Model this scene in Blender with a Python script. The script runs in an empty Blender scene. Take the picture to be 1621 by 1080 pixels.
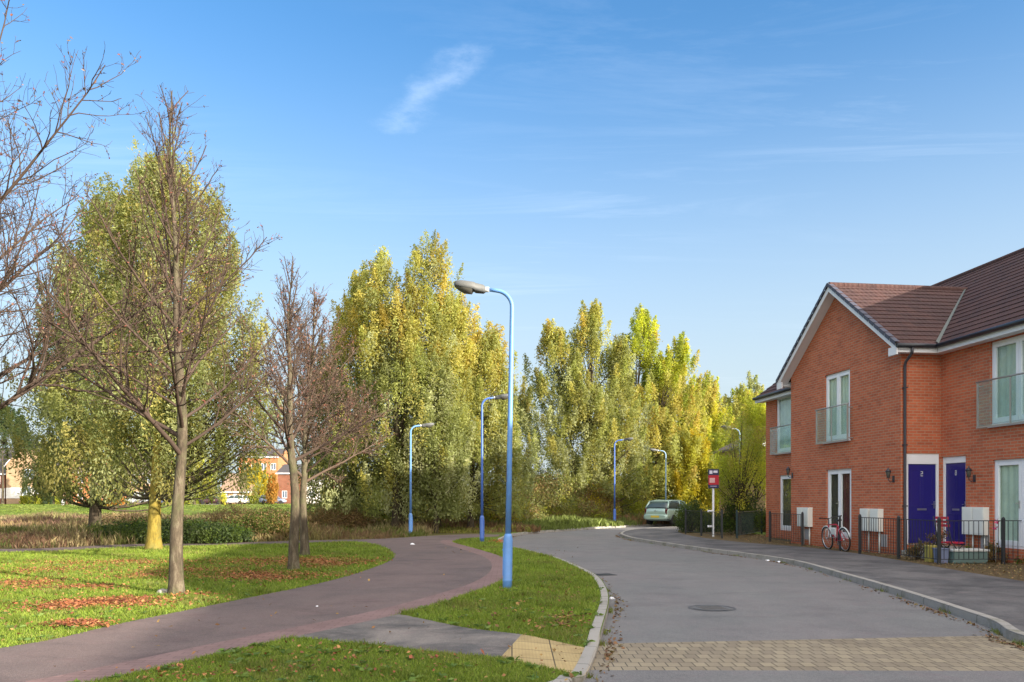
import bpy, bmesh, math, random
import numpy as np
from mathutils import Vector, Matrix
from mathutils.geometry import delaunay_2d_cdt

S = bpy.context.scene
COL = S.collection
R = math.radians
# ------------------------------------------------------------------ camera
F = 1260.8; CX = 810.5; HY = 790.0; CH = 1.5       # focal length and horizon of the photograph, camera height
cam = bpy.data.cameras.new('camera'); camo = bpy.data.objects.new('camera', cam); COL.objects.link(camo)
camo.location = (0, 0, CH); camo.rotation_euler = (R(90), 0, 0)
cam.sensor_width = 36; cam.lens = 28; cam.shift_y = (HY-540)/1621; cam.clip_end = 6000; cam.clip_start = .05
S.camera = camo
# ------------------------------------------------------------------ light
SUN_AZ = -34.0; SUN_EL = 16.2                      # azimuth in the XY plane from +X
SUN_E = 5.0; SKY_E = .15; EXPO = 1.35
S.view_settings.view_transform = 'Standard'; S.view_settings.look = 'None'
S.view_settings.exposure = EXPO; S.view_settings.gamma = 1
S.render.resolution_x = 1024; S.render.resolution_y = 682
sl = bpy.data.lights.new('sun', 'SUN'); sl.energy = SUN_E; sl.angle = R(.5); sl.color = (1, .90, .76)
so = bpy.data.objects.new('sun', sl); COL.objects.link(so)
sd = Vector((math.cos(R(SUN_AZ))*math.cos(R(SUN_EL)), math.sin(R(SUN_AZ))*math.cos(R(SUN_EL)), math.sin(R(SUN_EL))))
so.rotation_euler = (-sd).to_track_quat('-Z', 'Y').to_euler(); so.location = sd*60


class NT:
    """tiny node-tree helper"""
    def __init__(s, nt): s.nt = nt; s.n = nt.nodes; s.l = nt.links
    def node(s, typ, ins=None, **props):
        n = s.n.new(typ)
        for k, v in props.items(): setattr(n, k, v)
        for k, v in (ins or {}).items():
            if isinstance(v, bpy.types.NodeSocket): s.l.new(v, n.inputs[k])
            else: n.inputs[k].default_value = v
        return n
    def math(s, op, a, b=0.0, c=None, clamp=False):
        d = {0: a, 1: b}
        if c is not None: d[2] = c
        return s.node('ShaderNodeMath', d, operation=op, use_clamp=clamp).outputs[0]
    def vmath(s, op, a, b=None, scale=None):
        n = s.n.new('ShaderNodeVectorMath'); n.operation = op
        for i, v in ((0, a), (1, b)):
            if v is None: continue
            if isinstance(v, bpy.types.NodeSocket): s.l.new(v, n.inputs[i])
            else: n.inputs[i].default_value = v
        if scale is not None: n.inputs['Scale'].default_value = scale
        return n.outputs['Value'] if op in ('DOT_PRODUCT', 'LENGTH', 'DISTANCE') else n.outputs[0]
    def mix(s, fac, a, b, blend='MIX'):
        n = s.n.new('ShaderNodeMix'); n.data_type = 'RGBA'; n.blend_type = blend
        for i, v in ((0, fac), (6, a), (7, b)):
            if isinstance(v, bpy.types.NodeSocket): s.l.new(v, n.inputs[i])
            else: n.inputs[i].default_value = v if i == 0 else (*v[:3], 1)
        return n.outputs[2]
    def noise(s, vec, scale, detail=3, rough=.55, dist=0, out=0):
        d = {'Scale': scale, 'Detail': detail, 'Roughness': rough, 'Distortion': dist}
        if vec is not None: d['Vector'] = vec
        return s.node('ShaderNodeTexNoise', d).outputs[out]
    def ramp(s, fac, stops):
        n = s.n.new('ShaderNodeValToRGB'); s.l.new(fac, n.inputs[0])
        e = n.color_ramp.elements
        while len(e) < len(stops): e.new(.5)
        for q, (p, c) in zip(e, stops):
            q.position = p; q.color = (*c[:3], 1) if len(c) >= 3 else (c[0],)*3+(1,)
        return n.outputs[0]
    def mapping(s, vec, scale=(1, 1, 1), rot=(0, 0, 0), loc=(0, 0, 0)):
        return s.node('ShaderNodeMapping', {'Vector': vec, 'Scale': scale, 'Rotation': rot, 'Location': loc}).outputs[0]


def make_world():
    w = bpy.data.worlds.new('World'); S.world = w; w.use_nodes = True
    t = NT(w.node_tree); t.n.clear()
    sky = t.node('ShaderNodeTexSky', sky_type='NISHITA', sun_disc=False, sun_elevation=R(SUN_EL), sun_rotation=R(90-SUN_AZ),
                 altitude=60, air_density=1.0, dust_density=.6, ozone_density=3.2)
    tc = t.node('ShaderNodeTexCoord').outputs['Generated']
    sep = t.node('ShaderNodeSeparateXYZ', {0: tc})
    hs = t.node('ShaderNodeHueSaturation', {'Saturation': 1.12, 'Value': 1.0, 'Color': sky.outputs[0]}).outputs[0]
    hs = t.mix(1, hs, (.67, .79, .80), 'MULTIPLY')
    hz = t.node('ShaderNodeMapRange', {0: sep.outputs[2], 1: .02, 2: .54, 3: .97, 4: 0}, interpolation_type='SMOOTHSTEP').outputs[0]
    hs = t.mix(hz, hs, (1.86, 2.10, 2.22))
    # high thin cirrus: noise on a plane above, stretched along one direction
    z = t.math('MAXIMUM', sep.outputs[2], .04)
    px = t.math('DIVIDE', sep.outputs[0], z); py = t.math('DIVIDE', sep.outputs[1], z)
    pl = t.node('ShaderNodeCombineXYZ', {0: px, 1: py}).outputs[0]
    st = t.mapping(pl, scale=(.36, 1.9, 1), rot=(0, 0, R(-5)))
    n1 = t.noise(st, 1.6, 8, .70, 1.1)
    n2 = t.noise(pl, .5, 2, .5)
    c1 = t.node('ShaderNodeMapRange', {0: n1, 1: .50, 2: .80, 3: 0, 4: 1}).outputs[0]
    c2 = t.node('ShaderNodeMapRange', {0: n2, 1: .42, 2: .66, 3: 0, 4: 1}).outputs[0]
    cl = t.math('MULTIPLY', c1, c2)
    # one brighter curl of cirrus high over the willows
    wv = t.vmath('ADD', pl, t.vmath('SCALE', t.noise(pl, 3.4, 6, .68, 0, out=1), scale=.26))
    sp = t.node('ShaderNodeSeparateXYZ', {0: wv})
    ax, ay, bx, by = -.336+.13, 2.15+.13, -.10+.13, 1.82+.13
    dx, dy = bx-ax, by-ay; ll = dx*dx+dy*dy
    tt = t.math('MULTIPLY_ADD', t.math('SUBTRACT', sp.outputs[0], ax), dx/ll, t.math('MULTIPLY', t.math('SUBTRACT', sp.outputs[1], ay), dy/ll), clamp=True)
    qx = t.math('SUBTRACT', sp.outputs[0], t.math('MULTIPLY_ADD', tt, dx, ax)); qy = t.math('SUBTRACT', sp.outputs[1], t.math('MULTIPLY_ADD', tt, dy, ay))
    dd = t.math('SQRT', t.math('ADD', t.math('MULTIPLY', qx, qx), t.math('MULTIPLY', qy, qy)))
    curl = t.node('ShaderNodeMapRange', {0: dd, 1: .085, 2: .0, 3: 0, 4: 1}, interpolation_type='SMOOTHSTEP').outputs[0]
    curl = t.math('MULTIPLY', curl, t.node('ShaderNodeMapRange', {0: t.noise(pl, 7.0, 6, .7), 1: .35, 2: .65, 3: .15, 4: 1}).outputs[0])
    tot = t.math('MAXIMUM', t.math('MULTIPLY', cl, .17), t.math('MULTIPLY', curl, .14), clamp=True)
    up = t.math('GREATER_THAN', sep.outputs[2], 0.0)
    tot = t.math('MULTIPLY', tot, up)
    c = t.mix(tot, hs, (4.6, 4.9, 5.3))
    # added bright veil, unseen overhead and behind the viewer, to fill the shaded ground
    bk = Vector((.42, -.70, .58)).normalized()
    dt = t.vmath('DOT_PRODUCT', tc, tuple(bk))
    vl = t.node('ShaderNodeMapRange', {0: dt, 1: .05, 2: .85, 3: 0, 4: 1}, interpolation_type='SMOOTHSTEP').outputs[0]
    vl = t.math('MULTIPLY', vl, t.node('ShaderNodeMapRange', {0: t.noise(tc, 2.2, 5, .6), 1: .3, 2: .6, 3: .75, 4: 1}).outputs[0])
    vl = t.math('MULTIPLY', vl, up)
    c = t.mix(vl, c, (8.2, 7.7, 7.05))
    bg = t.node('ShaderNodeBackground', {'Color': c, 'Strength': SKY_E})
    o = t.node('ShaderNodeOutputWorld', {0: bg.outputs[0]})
make_world()


# ------------------------------------------------------------------ helpers
def G(px, py, z=0.0):
    d = (CH-z)*F/(py-HY)
    return ((px-CX)/F*d, d)

def link(o, parent=None):
    COL.objects.link(o)
    if parent is not None: o.parent = parent
    return o

def tag(o, label=None, cat=None, group=None, kind=None):
    if label: o['label'] = label
    if cat: o['category'] = cat
    if group: o['group'] = group
    if kind: o['kind'] = kind
    return o

def empty(name, loc=(0, 0, 0), rz=0, parent=None):
    o = bpy.data.objects.new(name, None); link(o, parent)
    o.location = loc; o.rotation_euler = (0, 0, rz); o.empty_display_size = .2
    return o

def copy_tree(o, parent=None):
    c = o.copy(); COL.objects.link(c); c.parent = parent
    for ch in list(o.children): copy_tree(ch, c)
    return c

class MB:
    def __init__(s): s.v = []; s.f = []; s.uv = {}; s.sm = []
    def face(s, pts, smooth=False):
        b = len(s.v); s.v += [tuple(p) for p in pts]; s.f.append(tuple(range(b, b+len(pts)))); s.sm.append(smooth)
    def box(s, x0, x1, y0, y1, z0, z1, M=None):
        if x0 > x1: x0, x1 = x1, x0
        if y0 > y1: y0, y1 = y1, y0
        if z0 > z1: z0, z1 = z1, z0
        b = len(s.v)
        P = [Vector((x, y, z)) for z in (z0, z1) for (x, y) in ((x0, y0), (x1, y0), (x1, y1), (x0, y1))]
        if M is not None: P = [M @ p for p in P]
        s.v += [tuple(p) for p in P]
        for f in ((0, 3, 2, 1), (4, 5, 6, 7), (0, 1, 5, 4), (1, 2, 6, 5), (2, 3, 7, 6), (3, 0, 4, 7)):
            s.f.append(tuple(b+i for i in f)); s.sm.append(False)
        return s
    def prism(s, poly, a, b, axis='z'):
        """polygon of 2-D points swept between a and b; axis z: (x,y), axis x: (y,z), axis y: (x,z)"""
        def P(p, t):
            return {'z': (p[0], p[1], t), 'x': (t, p[0], p[1]), 'y': (p[0], t, p[1])}[axis]
        n = len(poly); o = len(s.v)
        s.v += [P(p, a) for p in poly]+[P(p, b) for p in poly]
        s.f.append(tuple(o+i for i in reversed(range(n)))); s.f.append(tuple(o+n+i for i in range(n))); s.sm += [False]*2
        for i in range(n):
            j = (i+1) % n
            s.f.append((o+i, o+j, o+n+j, o+n+i)); s.sm.append(False)
        return s
    def tube(s, pts, rad, n=8, caps=True, smooth=True):
        pts = [Vector(p) for p in pts]
        if not hasattr(rad, '__len__'): rad = [rad]*len(pts)
        o = len(s.v); up = Vector((0, 0, 1)); prev = None
        for i, p in enumerate(pts):
            d = (pts[min(i+1, len(pts)-1)]-pts[max(i-1, 0)])
            d = d.normalized() if d.length > 1e-9 else up
            if prev is None:
                u = d.orthogonal().normalized()
            else:
                u = (prev-d*prev.dot(d)); u = u.normalized() if u.length > 1e-6 else d.orthogonal().normalized()
            prev = u; w = d.cross(u)
            for k in range(n):
                a = 2*math.pi*k/n
                s.v.append(tuple(p+(u*math.cos(a)+w*math.sin(a))*rad[i]))
        for i in range(len(pts)-1):
            for k in range(n):
                a = o+i*n+k; b = o+i*n+(k+1) % n
                s.f.append((a, b, b+n, a+n)); s.sm.append(smooth)
        if caps:
            s.f.append(tuple(o+k for k in reversed(range(n)))); s.sm.append(False)
            e = o+(len(pts)-1)*n
            s.f.append(tuple(e+k for k in range(n))); s.sm.append(False)
        return s
    def lathe(s, prof, n=16, c=(0, 0, 0), axis='z'):
        o = len(s.v)
        for (r, h) in prof:
            for k in range(n):
                a = 2*math.pi*k/n; x, y = r*math.cos(a), r*math.sin(a)
                if axis == 'z': p = (c[0]+x, c[1]+y, c[2]+h)
                elif axis == 'x': p = (c[0]+h, c[1]+x, c[2]+y)
                else: p = (c[0]+y, c[1]+h, c[2]+x)
                s.v.append(p)
        for i in range(len(prof)-1):
            for k in range(n):
                a = o+i*n+k; b = o+i*n+(k+1) % n
                s.f.append((a, b, b+n, a+n)); s.sm.append(True)
        s.f.append(tuple(o+k for k in reversed(range(n)))); s.sm.append(False)
        e = o+(len(prof)-1)*n; s.f.append(tuple(e+k for k in range(n))); s.sm.append(False)
        return s
    def build(s, name, mat, parent=None, loc=None, rz=0, bevel=0, smooth=None, rot=None):
        me = bpy.data.meshes.new(name); me.from_pydata(s.v, [], s.f)
        if mat: me.materials.append(mat)
        me.polygons.foreach_set('use_smooth', [bool(x) if smooth is None else smooth for x in s.sm])
        uvl = me.uv_layers.new(name='UVMap')
        me.update()
        uv = np.zeros((len(me.loops), 2), np.float32)
        for p in me.polygons:
            nx, ny, nz = p.normal
            if abs(nz) < .6:
                h = math.hypot(nx, ny) or 1; tx, ty = -ny/h, nx/h
                for li in p.loop_indices:
                    co = me.vertices[me.loops[li].vertex_index].co; uv[li] = (co.x*tx+co.y*ty, co.z)
            else:
                for li in p.loop_indices:
                    co = me.vertices[me.loops[li].vertex_index].co; uv[li] = (co.x, co.y)
        uvl.data.foreach_set('uv', uv.ravel())
        o = bpy.data.objects.new(name, me); link(o, parent)
        if loc is not None: o.location = loc
        if rz: o.rotation_euler = (0, 0, rz)
        if rot is not None: o.rotation_euler = rot
        if bevel:
            m = o.modifiers.new('bevel', 'BEVEL'); m.width = bevel; m.segments = 2; m.limit_method = 'ANGLE'; m.harden_normals = False
        return o

def np_mesh(name, V, Fq, mat, parent=None, col=None, smooth=False, loc=None):
    """fast mesh from arrays: V (N,3), Fq (M,k); col (N,3) goes to the point attribute 'col'"""
    me = bpy.data.meshes.new(name); V = np.asarray(V, np.float32); Fq = np.asarray(Fq, np.int32)
    k = Fq.shape[1]
    me.vertices.add(len(V)); me.vertices.foreach_set('co', V.ravel())
    me.loops.add(Fq.size); me.loops.foreach_set('vertex_index', Fq.ravel())
    me.polygons.add(len(Fq)); me.polygons.foreach_set('loop_start', np.arange(len(Fq), dtype=np.int32)*k)
    me.polygons.foreach_set('use_smooth', np.full(len(Fq), smooth))
    if mat: me.materials.append(mat)
    if col is not None:
        a = me.attributes.new('col', 'FLOAT_COLOR', 'POINT')
        c4 = np.ones((len(V), 4), np.float32); c4[:, :3] = col; a.data.foreach_set('color', c4.ravel())
    me.update(calc_edges=True); me.validate(verbose=False)
    o = bpy.data.objects.new(name, me); link(o, parent)
    if loc is not None: o.location = loc
    return o


# ------------------------------------------------------------------ materials
def new_mat(name):
    m = bpy.data.materials.new(name); m.use_nodes = True
    t = NT(m.node_tree); t.n.clear()
    out = t.node('ShaderNodeOutputMaterial')
    return m, t, out

def principled(t, out, color, rough=.7, metallic=0, bump=None, bstr=.3, bdist=.01, coat=0, spec=.5):
    d = {'Base Color': color if isinstance(color, bpy.types.NodeSocket) else (*color, 1), 'Roughness': rough, 'Metallic': metallic, 'Coat Weight': coat,
         'Specular IOR Level': spec}
    if bump is not None:
        d['Normal'] = t.node('ShaderNodeBump', {'Strength': bstr, 'Distance': bdist, 'Height': bump}).outputs[0]
    b = t.node('ShaderNodeBsdfPrincipled', d)
    t.l.new(b.outputs[0], out.inputs[0])
    return b

def plain(name, color, rough=.5, metallic=0, var=.12, scale=6, bump=0, coat=0, dirt=0, spec=.5):
    m, t, out = new_mat(name)
    tc = t.node('ShaderNodeTexCoord').outputs['Object']
    n = t.noise(tc, scale, 4, .6)
    a = tuple(c*(1-var) for c in color); b = tuple(min(1, c*(1+var)) for c in color)
    c = t.mix(n, a, b)
    if dirt:
        d = t.node('ShaderNodeMapRange', {0: t.noise(tc, scale*.4, 6, .7), 1: .45, 2: .75, 3: 0, 4: dirt}).outputs[0]
        c = t.mix(d, c, (.10, .085, .06))
    principled(t, out, c, rough, metallic, t.noise(tc, scale*12, 3, .6) if bump else None, bump, .004, coat, spec)
    return m

def brick_mat(name, c1, c2, mortar, var=.25, w=.225, h=.075, m_=.010, weather=0.0):
    m, t, out = new_mat(name)
    uv = t.node('ShaderNodeUVMap', uv_map='UVMap').outputs[0]
    br = t.node('ShaderNodeTexBrick', {'Vector': uv, 'Color1': (*c1, 1), 'Color2': (*c2, 1), 'Mortar': (*mortar, 1), 'Scale': 1, 'Mortar Size': m_,
                                      'Mortar Smooth': .3, 'Bias': -.1, 'Brick Width': w, 'Row Height': h}, offset=.5)
    n = t.noise(uv, .9, 5, .65); n2 = t.noise(uv, 25, 3, .6)
    c = t.mix(t.math('MULTIPLY', n, 1.0), br.outputs[0], t.mix(1, br.outputs[0], (.62, .60, .62), 'MULTIPLY'))
    c = t.mix(t.math('MULTIPLY', n2, .5), c, t.mix(1, c, (1.45, 1.4, 1.3), 'MULTIPLY'))
    sv = t.node('ShaderNodeSeparateXYZ', {0: uv})
    pb = t.math('FRACT', t.math('MULTIPLY', t.math('SINE', t.math('ADD', t.math('MULTIPLY', t.math('FLOOR', t.math('DIVIDE', sv.outputs[1], h)), 12.9898), t.math('MULTIPLY', t.math('FLOOR', t.math('DIVIDE', sv.outputs[0], w)), 78.233))), 43758.5))
    c = t.mix(t.node('ShaderNodeMapRange', {0: pb, 1: .72, 2: .95, 3: 0, 4: .32}).outputs[0], c, t.mix(1, c, (.55, .5, .55), 'MULTIPLY'))
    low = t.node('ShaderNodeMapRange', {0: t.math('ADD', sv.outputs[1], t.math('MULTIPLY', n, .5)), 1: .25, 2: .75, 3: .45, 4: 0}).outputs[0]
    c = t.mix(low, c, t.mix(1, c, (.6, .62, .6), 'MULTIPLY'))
    hgt = t.math('SUBTRACT', t.math('MULTIPLY', n2, .3), br.outputs[1])
    principled(t, out, c, .9, 0, hgt, .6, .008, 0, .25)
    return m

M = {}
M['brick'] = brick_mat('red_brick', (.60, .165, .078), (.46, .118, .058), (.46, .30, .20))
M['brick_orange'] = brick_mat('orange_brick', (.55, .20, .07), (.48, .16, .06), (.42, .3, .2))
M['brick_buff'] = brick_mat('buff_brick', (.56, .34, .14), (.48, .28, .11), (.45, .36, .22))
M['brick_tan'] = brick_mat('tan_brick', (.50, .33, .19), (.42, .27, .15), (.45, .38, .28))
M['brick_dark'] = brick_mat('dark_brick', (.26, .09, .05), (.2, .07, .04), (.3, .22, .16))
M['white'] = plain('white_upvc', (.80, .81, .84), .35, 0, .04, 3, dirt=.08)
M['white_matt'] = plain('white_render', (.78, .76, .72), .8, 0, .06, 1)
M['soffit'] = plain('white_soffit', (.74, .74, .76), .5, 0, .04, 2, dirt=.06)
M['pipe'] = plain('dark_pipe', (.035, .034, .045), .4, 0, .1, 8)
M['gutter'] = plain('black_gutter', (.02, .022, .028), .4, 0, .1, 8)
M['door'] = plain('blue_door', (.018, .014, .17), .32, 0, .1, 5, spec=.6)
M['chrome'] = plain('steel', (.6, .6, .62), .3, 1, .05, 5)
M['steel'] = plain('brushed_steel', (.42, .40, .38), .45, .6, .1, 9)
M['railing'] = plain('black_railing', (.022, .026, .030), .45, 0, .2, 9)
M['post_green'] = plain('dark_green_post', (.012, .035, .040), .5, 0, .2, 9)
M['lamp_blue'] = plain('lamp_blue_paint', (.115, .27, .60), .5, 0, .14, 7, dirt=.3)
M['lamp_blue2'] = plain('lamp_deep_blue_paint', (.06, .14, .45), .45, 0, .10, 5, dirt=.1)
M['lamp_pale'] = plain('lamp_pale_blue_paint', (.22, .36, .52), .45, 0, .10, 5, dirt=.1)
M['lamp_head'] = plain('lamp_head_grey', (.10, .105, .105), .6, 0, .25, 14, dirt=.25)
M['lens'] = plain('lamp_lens', (.10, .098, .085), .25, 0, .2, 14, dirt=.3)
M['box_white'] = plain('meter_box_white', (.74, .75, .70), .5, 0, .05, 4, dirt=.1)
M['vent'] = plain('vent_grey', (.38, .36, .36), .7, 0, .1, 8)
M['kerb_end'] = plain('concrete_step', (.30, .28, .24), .9, 0, .2, 6, bump=.4)
M['iron'] = plain('cast_iron', (.06, .058, .055), .6, .3, .3, 20, bump=.5)
M['black'] = plain('black_plastic', (.015, .015, .017), .45)
M['rubber'] = plain('rubber', (.018, .018, .018), .8)
M['red'] = plain('red_paint', (.50, .02, .045), .4)
M['pink'] = plain('pink_plastic', (.62, .03, .16), .4)
M['yellow_p'] = plain('yellow_plastic', (.36, .31, .07), .5, dirt=.3)
M['blue_p'] = plain('blue_plastic', (.17, .21, .34), .5, dirt=.3)
M['teal_p'] = plain('teal_plastic', (.13, .21, .20), .5, dirt=.3)
M['grey_white'] = plain('pale_board', (.6, .62, .6), .6)
M['paint_silver'] = plain('car_pale_green_silver', (.36, .49, .43), .28, .3, .04, 3, coat=.6)
M['paint_white'] = plain('car_white', (.72, .73, .74), .3, 0, .04, 3, coat=.6)
M['paint_blue'] = plain('car_blue_grey', (.16, .2, .30), .3, .3, .04, 3, coat=.6)
M['paint_red'] = plain('car_dark_red', (.05, .015, .02), .3, .1, .04, 3, coat=.6)
M['car_glass'] = plain('car_glass', (.05, .075, .075), .08, 0, .2, 2, spec=.8)
M['plate_y'] = plain('plate_yellow', (.55, .42, .05), .5)
M['taillight'] = plain('taillight', (.08, .012, .015), .2, coat=.5)
M['navy'] = plain('sign_navy', (.02, .022, .07), .5)
M['sign_red'] = plain('sign_red', (.42, .010, .025), .5)
M['sign_white'] = plain('sign_white', (.62, .60, .70), .6)
M['skin'] = plain('skin', (.5, .32, .24), .6)
M['cloth_dark'] = plain('cloth_dark', (.03, .028, .045), .9)
M['cloth_pale'] = plain('cloth_pale', (.42, .42, .45), .9)
M['cloth_brown'] = plain('cloth_brown', (.14, .05, .04), .9)
M['dogfur'] = plain('dog_fur', (.55, .45, .28), .9)
M['roof_far'] = plain('far_roof', (.14, .105, .09), .85, 0, .2, 2)
M['roof_brown'] = plain('far_roof_brown', (.26, .175, .12), .85, 0, .15, 2)
M['roof_dark'] = plain('far_roof_dark', (.07, .06, .06), .85, 0, .15, 2)
M['paper'] = plain('paper_litter', (.75, .76, .8), .7, var=.05)
M['far_glass'] = plain('far_glass', (.10, .13, .17), .15, 0, .3, 3)

def roof_mat():
    m, t, out = new_mat('roof_tiles')
    uv = t.node('ShaderNodeUVMap', uv_map='UVMap').outputs[0]
    br = t.node('ShaderNodeTexBrick', {'Vector': uv, 'Color1': (.095, .044, .037, 1), 'Color2': (.066, .033, .031, 1), 'Mortar': (.05, .035, .03, 1), 'Scale': 1,
                                      'Mortar Size': .004, 'Brick Width': .30, 'Row Height': .30}, offset=0)
    sx = t.node('ShaderNodeSeparateXYZ', {0: uv})
    n = t.noise(uv, 1.1, 6, .7); n2 = t.noise(uv, 14, 4, .7)
    c = t.mix(n, br.outputs[0], t.mix(1, br.outputs[0], (.60, .62, .70), 'MULTIPLY'))
    g = t.node('ShaderNodeMapRange', {0: n2, 1: .55, 2: .75, 3: 0, 4: .5}).outputs[0]
    c = t.mix(g, c, (.17, .15, .10))
    wv = t.math('SINE', t.math('MULTIPLY', sx.outputs[0], 2*math.pi/.15))
    hgt = t.math('ADD', t.math('MULTIPLY', wv, .5), t.math('MULTIPLY', n2, .3))
    principled(t, out, c, .85, 0, hgt, .7, .012, 0, .3)
    return m
M['roof'] = roof_mat()

def asphalt(name, base, tint, pn=.5, agg=.25, streak=None, fine=160, leaves=.0, bs=.35):
    m, t, out = new_mat(name)
    P = t.node('ShaderNodeNewGeometry').outputs['Position']
    big = t.noise(P, bs, 5, .65, .6); mid = t.noise(P, 2.2, 6, .7); spk = t.noise(P, fine, 2, .6)
    wear = t.noise(t.mapping(P, scale=(.8, .22, 1)), 1.1, 5, .7)
    vo = t.node('ShaderNodeTexVoronoi', {'Vector': P, 'Scale': 85}, feature='F1')
    c = t.mix(t.node('ShaderNodeMapRange', {0: big, 1: .38, 2: .62, 3: 0, 4: 1}).outputs[0], base, tint)
    c = t.mix(t.math('MULTIPLY', mid, pn), c, t.mix(1, c, (.60, .60, .62), 'MULTIPLY'))
    c = t.mix(t.node('ShaderNodeMapRange', {0: wear, 1: .35, 2: .7, 3: 0, 4: .5}).outputs[0], c, t.mix(1, c, (1.3, 1.27, 1.24), 'MULTIPLY'))
    pk = t.node('ShaderNodeMapRange', {0: t.noise(P, 1.7, 6, .8, .5), 1: .54, 2: .68, 3: 0, 4: .5}).outputs[0]
    c = t.mix(pk, c, t.mix(1, c, (1.08, .90, .94), 'MULTIPLY'))
    light = t.node('ShaderNodeMapRange', {0: vo.outputs['Color'], 1: .2, 2: 1, 3: 0, 4: 1}).outputs[0]
    c = t.mix(t.math('MULTIPLY', light, agg), c, t.mix(1, c, (1.9, 1.85, 1.8), 'MULTIPLY'))
    dk = t.node('ShaderNodeMapRange', {0: spk, 1: .56, 2: .72, 3: 0, 4: agg*1.6}).outputs[0]
    c = t.mix(dk, c, t.mix(1, c, (.45, .45, .45), 'MULTIPLY'))
    if leaves:   # damp dark patches and small stains
        q = t.node('ShaderNodeMapRange', {0: t.noise(t.mapping(P, scale=(.55, .9, 1), rot=(0, 0, .5)), 1.3, 6, .72, .6), 1: .50, 2: .68, 3: 0, 4: leaves}).outputs[0]
        c = t.mix(q, c, t.mix(1, c, (.50, .50, .52), 'MULTIPLY'))
    principled(t, out, c, .88, 0, t.math('ADD', vo.outputs[0], t.math('MULTIPLY', spk, .6)), .45, .006, 0, .3)
    return m
M['road'] = asphalt('road_asphalt', (.155, .155, .154), (.172, .162, .162), leaves=.35, pn=.8, agg=.42)
M['pavement'] = asphalt('pavement_asphalt', (.084, .083, .086), (.155, .148, .146), leaves=.8, bs=.8, pn=.9, agg=.4)
M['path'] = asphalt('path_asphalt', (.125, .098, .094), (.150, .112, .106), leaves=.6, pn=.9, agg=.5)
M['footway'] = asphalt('footway_asphalt', (.105, .10, .098), (.215, .190, .172), leaves=1.0, bs=1.1, pn=1.0, agg=.45)
M['farpath'] = asphalt('far_path_gravel', (.30, .27, .22), (.26, .23, .19))

def paving(name, c1, c2, mortar, w, h, ms, off=.5, bump=.5, dots=False, stain=.5):
    m, t, out = new_mat(name)
    P = t.node('ShaderNodeNewGeometry').outputs['Position']
    br = t.node('ShaderNodeTexBrick', {'Vector': P, 'Color1': (*c1, 1), 'Color2': (*c2, 1), 'Mortar': (*mortar, 1), 'Scale': 1, 'Mortar Size': ms,
                                      'Mortar Smooth': .2, 'Brick Width': w, 'Row Height': h}, offset=off)
    n = t.noise(P, 1.4, 6, .7); n2 = t.noise(P, 60, 3, .7)
    if dots:
        sp = t.node('ShaderNodeSeparateXYZ', {0: P}); k = 2*math.pi/.067
        st = t.math('MULTIPLY', t.math('SINE', t.math('MULTIPLY', sp.outputs[0], k)), t.math('SINE', t.math('MULTIPLY', sp.outputs[1], k)))
        st = t.node('ShaderNodeMapRange', {0: t.math('ABSOLUTE', st), 1: .35, 2: .6, 3: 0, 4: 1}).outputs[0]; n2 = t.math('ADD', t.math('MULTIPLY', n2, .5), t.math('MULTIPLY', st, 2.0))
    c = t.mix(t.node('ShaderNodeMapRange', {0: n, 1: .4, 2: .7, 3: 0, 4: stain}).outputs[0], br.outputs[0], t.mix(1, br.outputs[0], (.55, .52, .5), 'MULTIPLY'))
    c = t.mix(t.math('MULTIPLY', n2, .5 if not dots else .12), c, t.mix(1, c, (1.5, 1.5, 1.5), 'MULTIPLY'))
    h_ = t.math('SUBTRACT', t.math('MULTIPLY', n2, .25), br.outputs[1])
    principled(t, out, c, .88, 0, h_, bump, .01, 0, .3)
    return m
M['blocks'] = paving('block_paving', (.27, .225, .155), (.20, .165, .12), (.075, .065, .05), .13, .20, .006)
M['border'] = paving('paver_border', (.205, .132, .124), (.175, .115, .110), (.11, .075, .07), .20, .10, .004)
M['tactile'] = paving('tactile_paving', (.42, .315, .150), (.35, .265, .130), (.10, .08, .05), .40, .40, .007, 0, stain=.6, dots=True)

def kerb_mat():
    m, t, out = new_mat('kerb_concrete')
    uv = t.node('ShaderNodeUVMap', uv_map='UVMap').outputs[0]
    P = t.node('ShaderNodeNewGeometry').outputs['Position']
    sx = t.node('ShaderNodeSeparateXYZ', {0: uv})
    fr = t.math('FRACT', t.math('DIVIDE', sx.outputs[0], .91))
    j = t.math('LESS_THAN', fr, .014)
    n = t.noise(P, 3, 6, .7); n2 = t.noise(P, 90, 3, .6)
    c = t.mix(n, (.34, .315, .285), (.205, .19, .17))
    c = t.mix(t.math('MULTIPLY', n2, .5), c, (.42, .40, .37))
    gr = t.node('ShaderNodeMapRange', {0: t.noise(P, 1.7, 5, .7), 1: .52, 2: .66, 3: 0, 4: .55}).outputs[0]
    c = t.mix(gr, c, (.10, .10, .05))
    c = t.mix(j, c, (.06, .055, .045))
    principled(t, out, c, .9, 0, n2, .4, .004, 0, .3)
    return m
M['kerb'] = kerb_mat()

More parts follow.
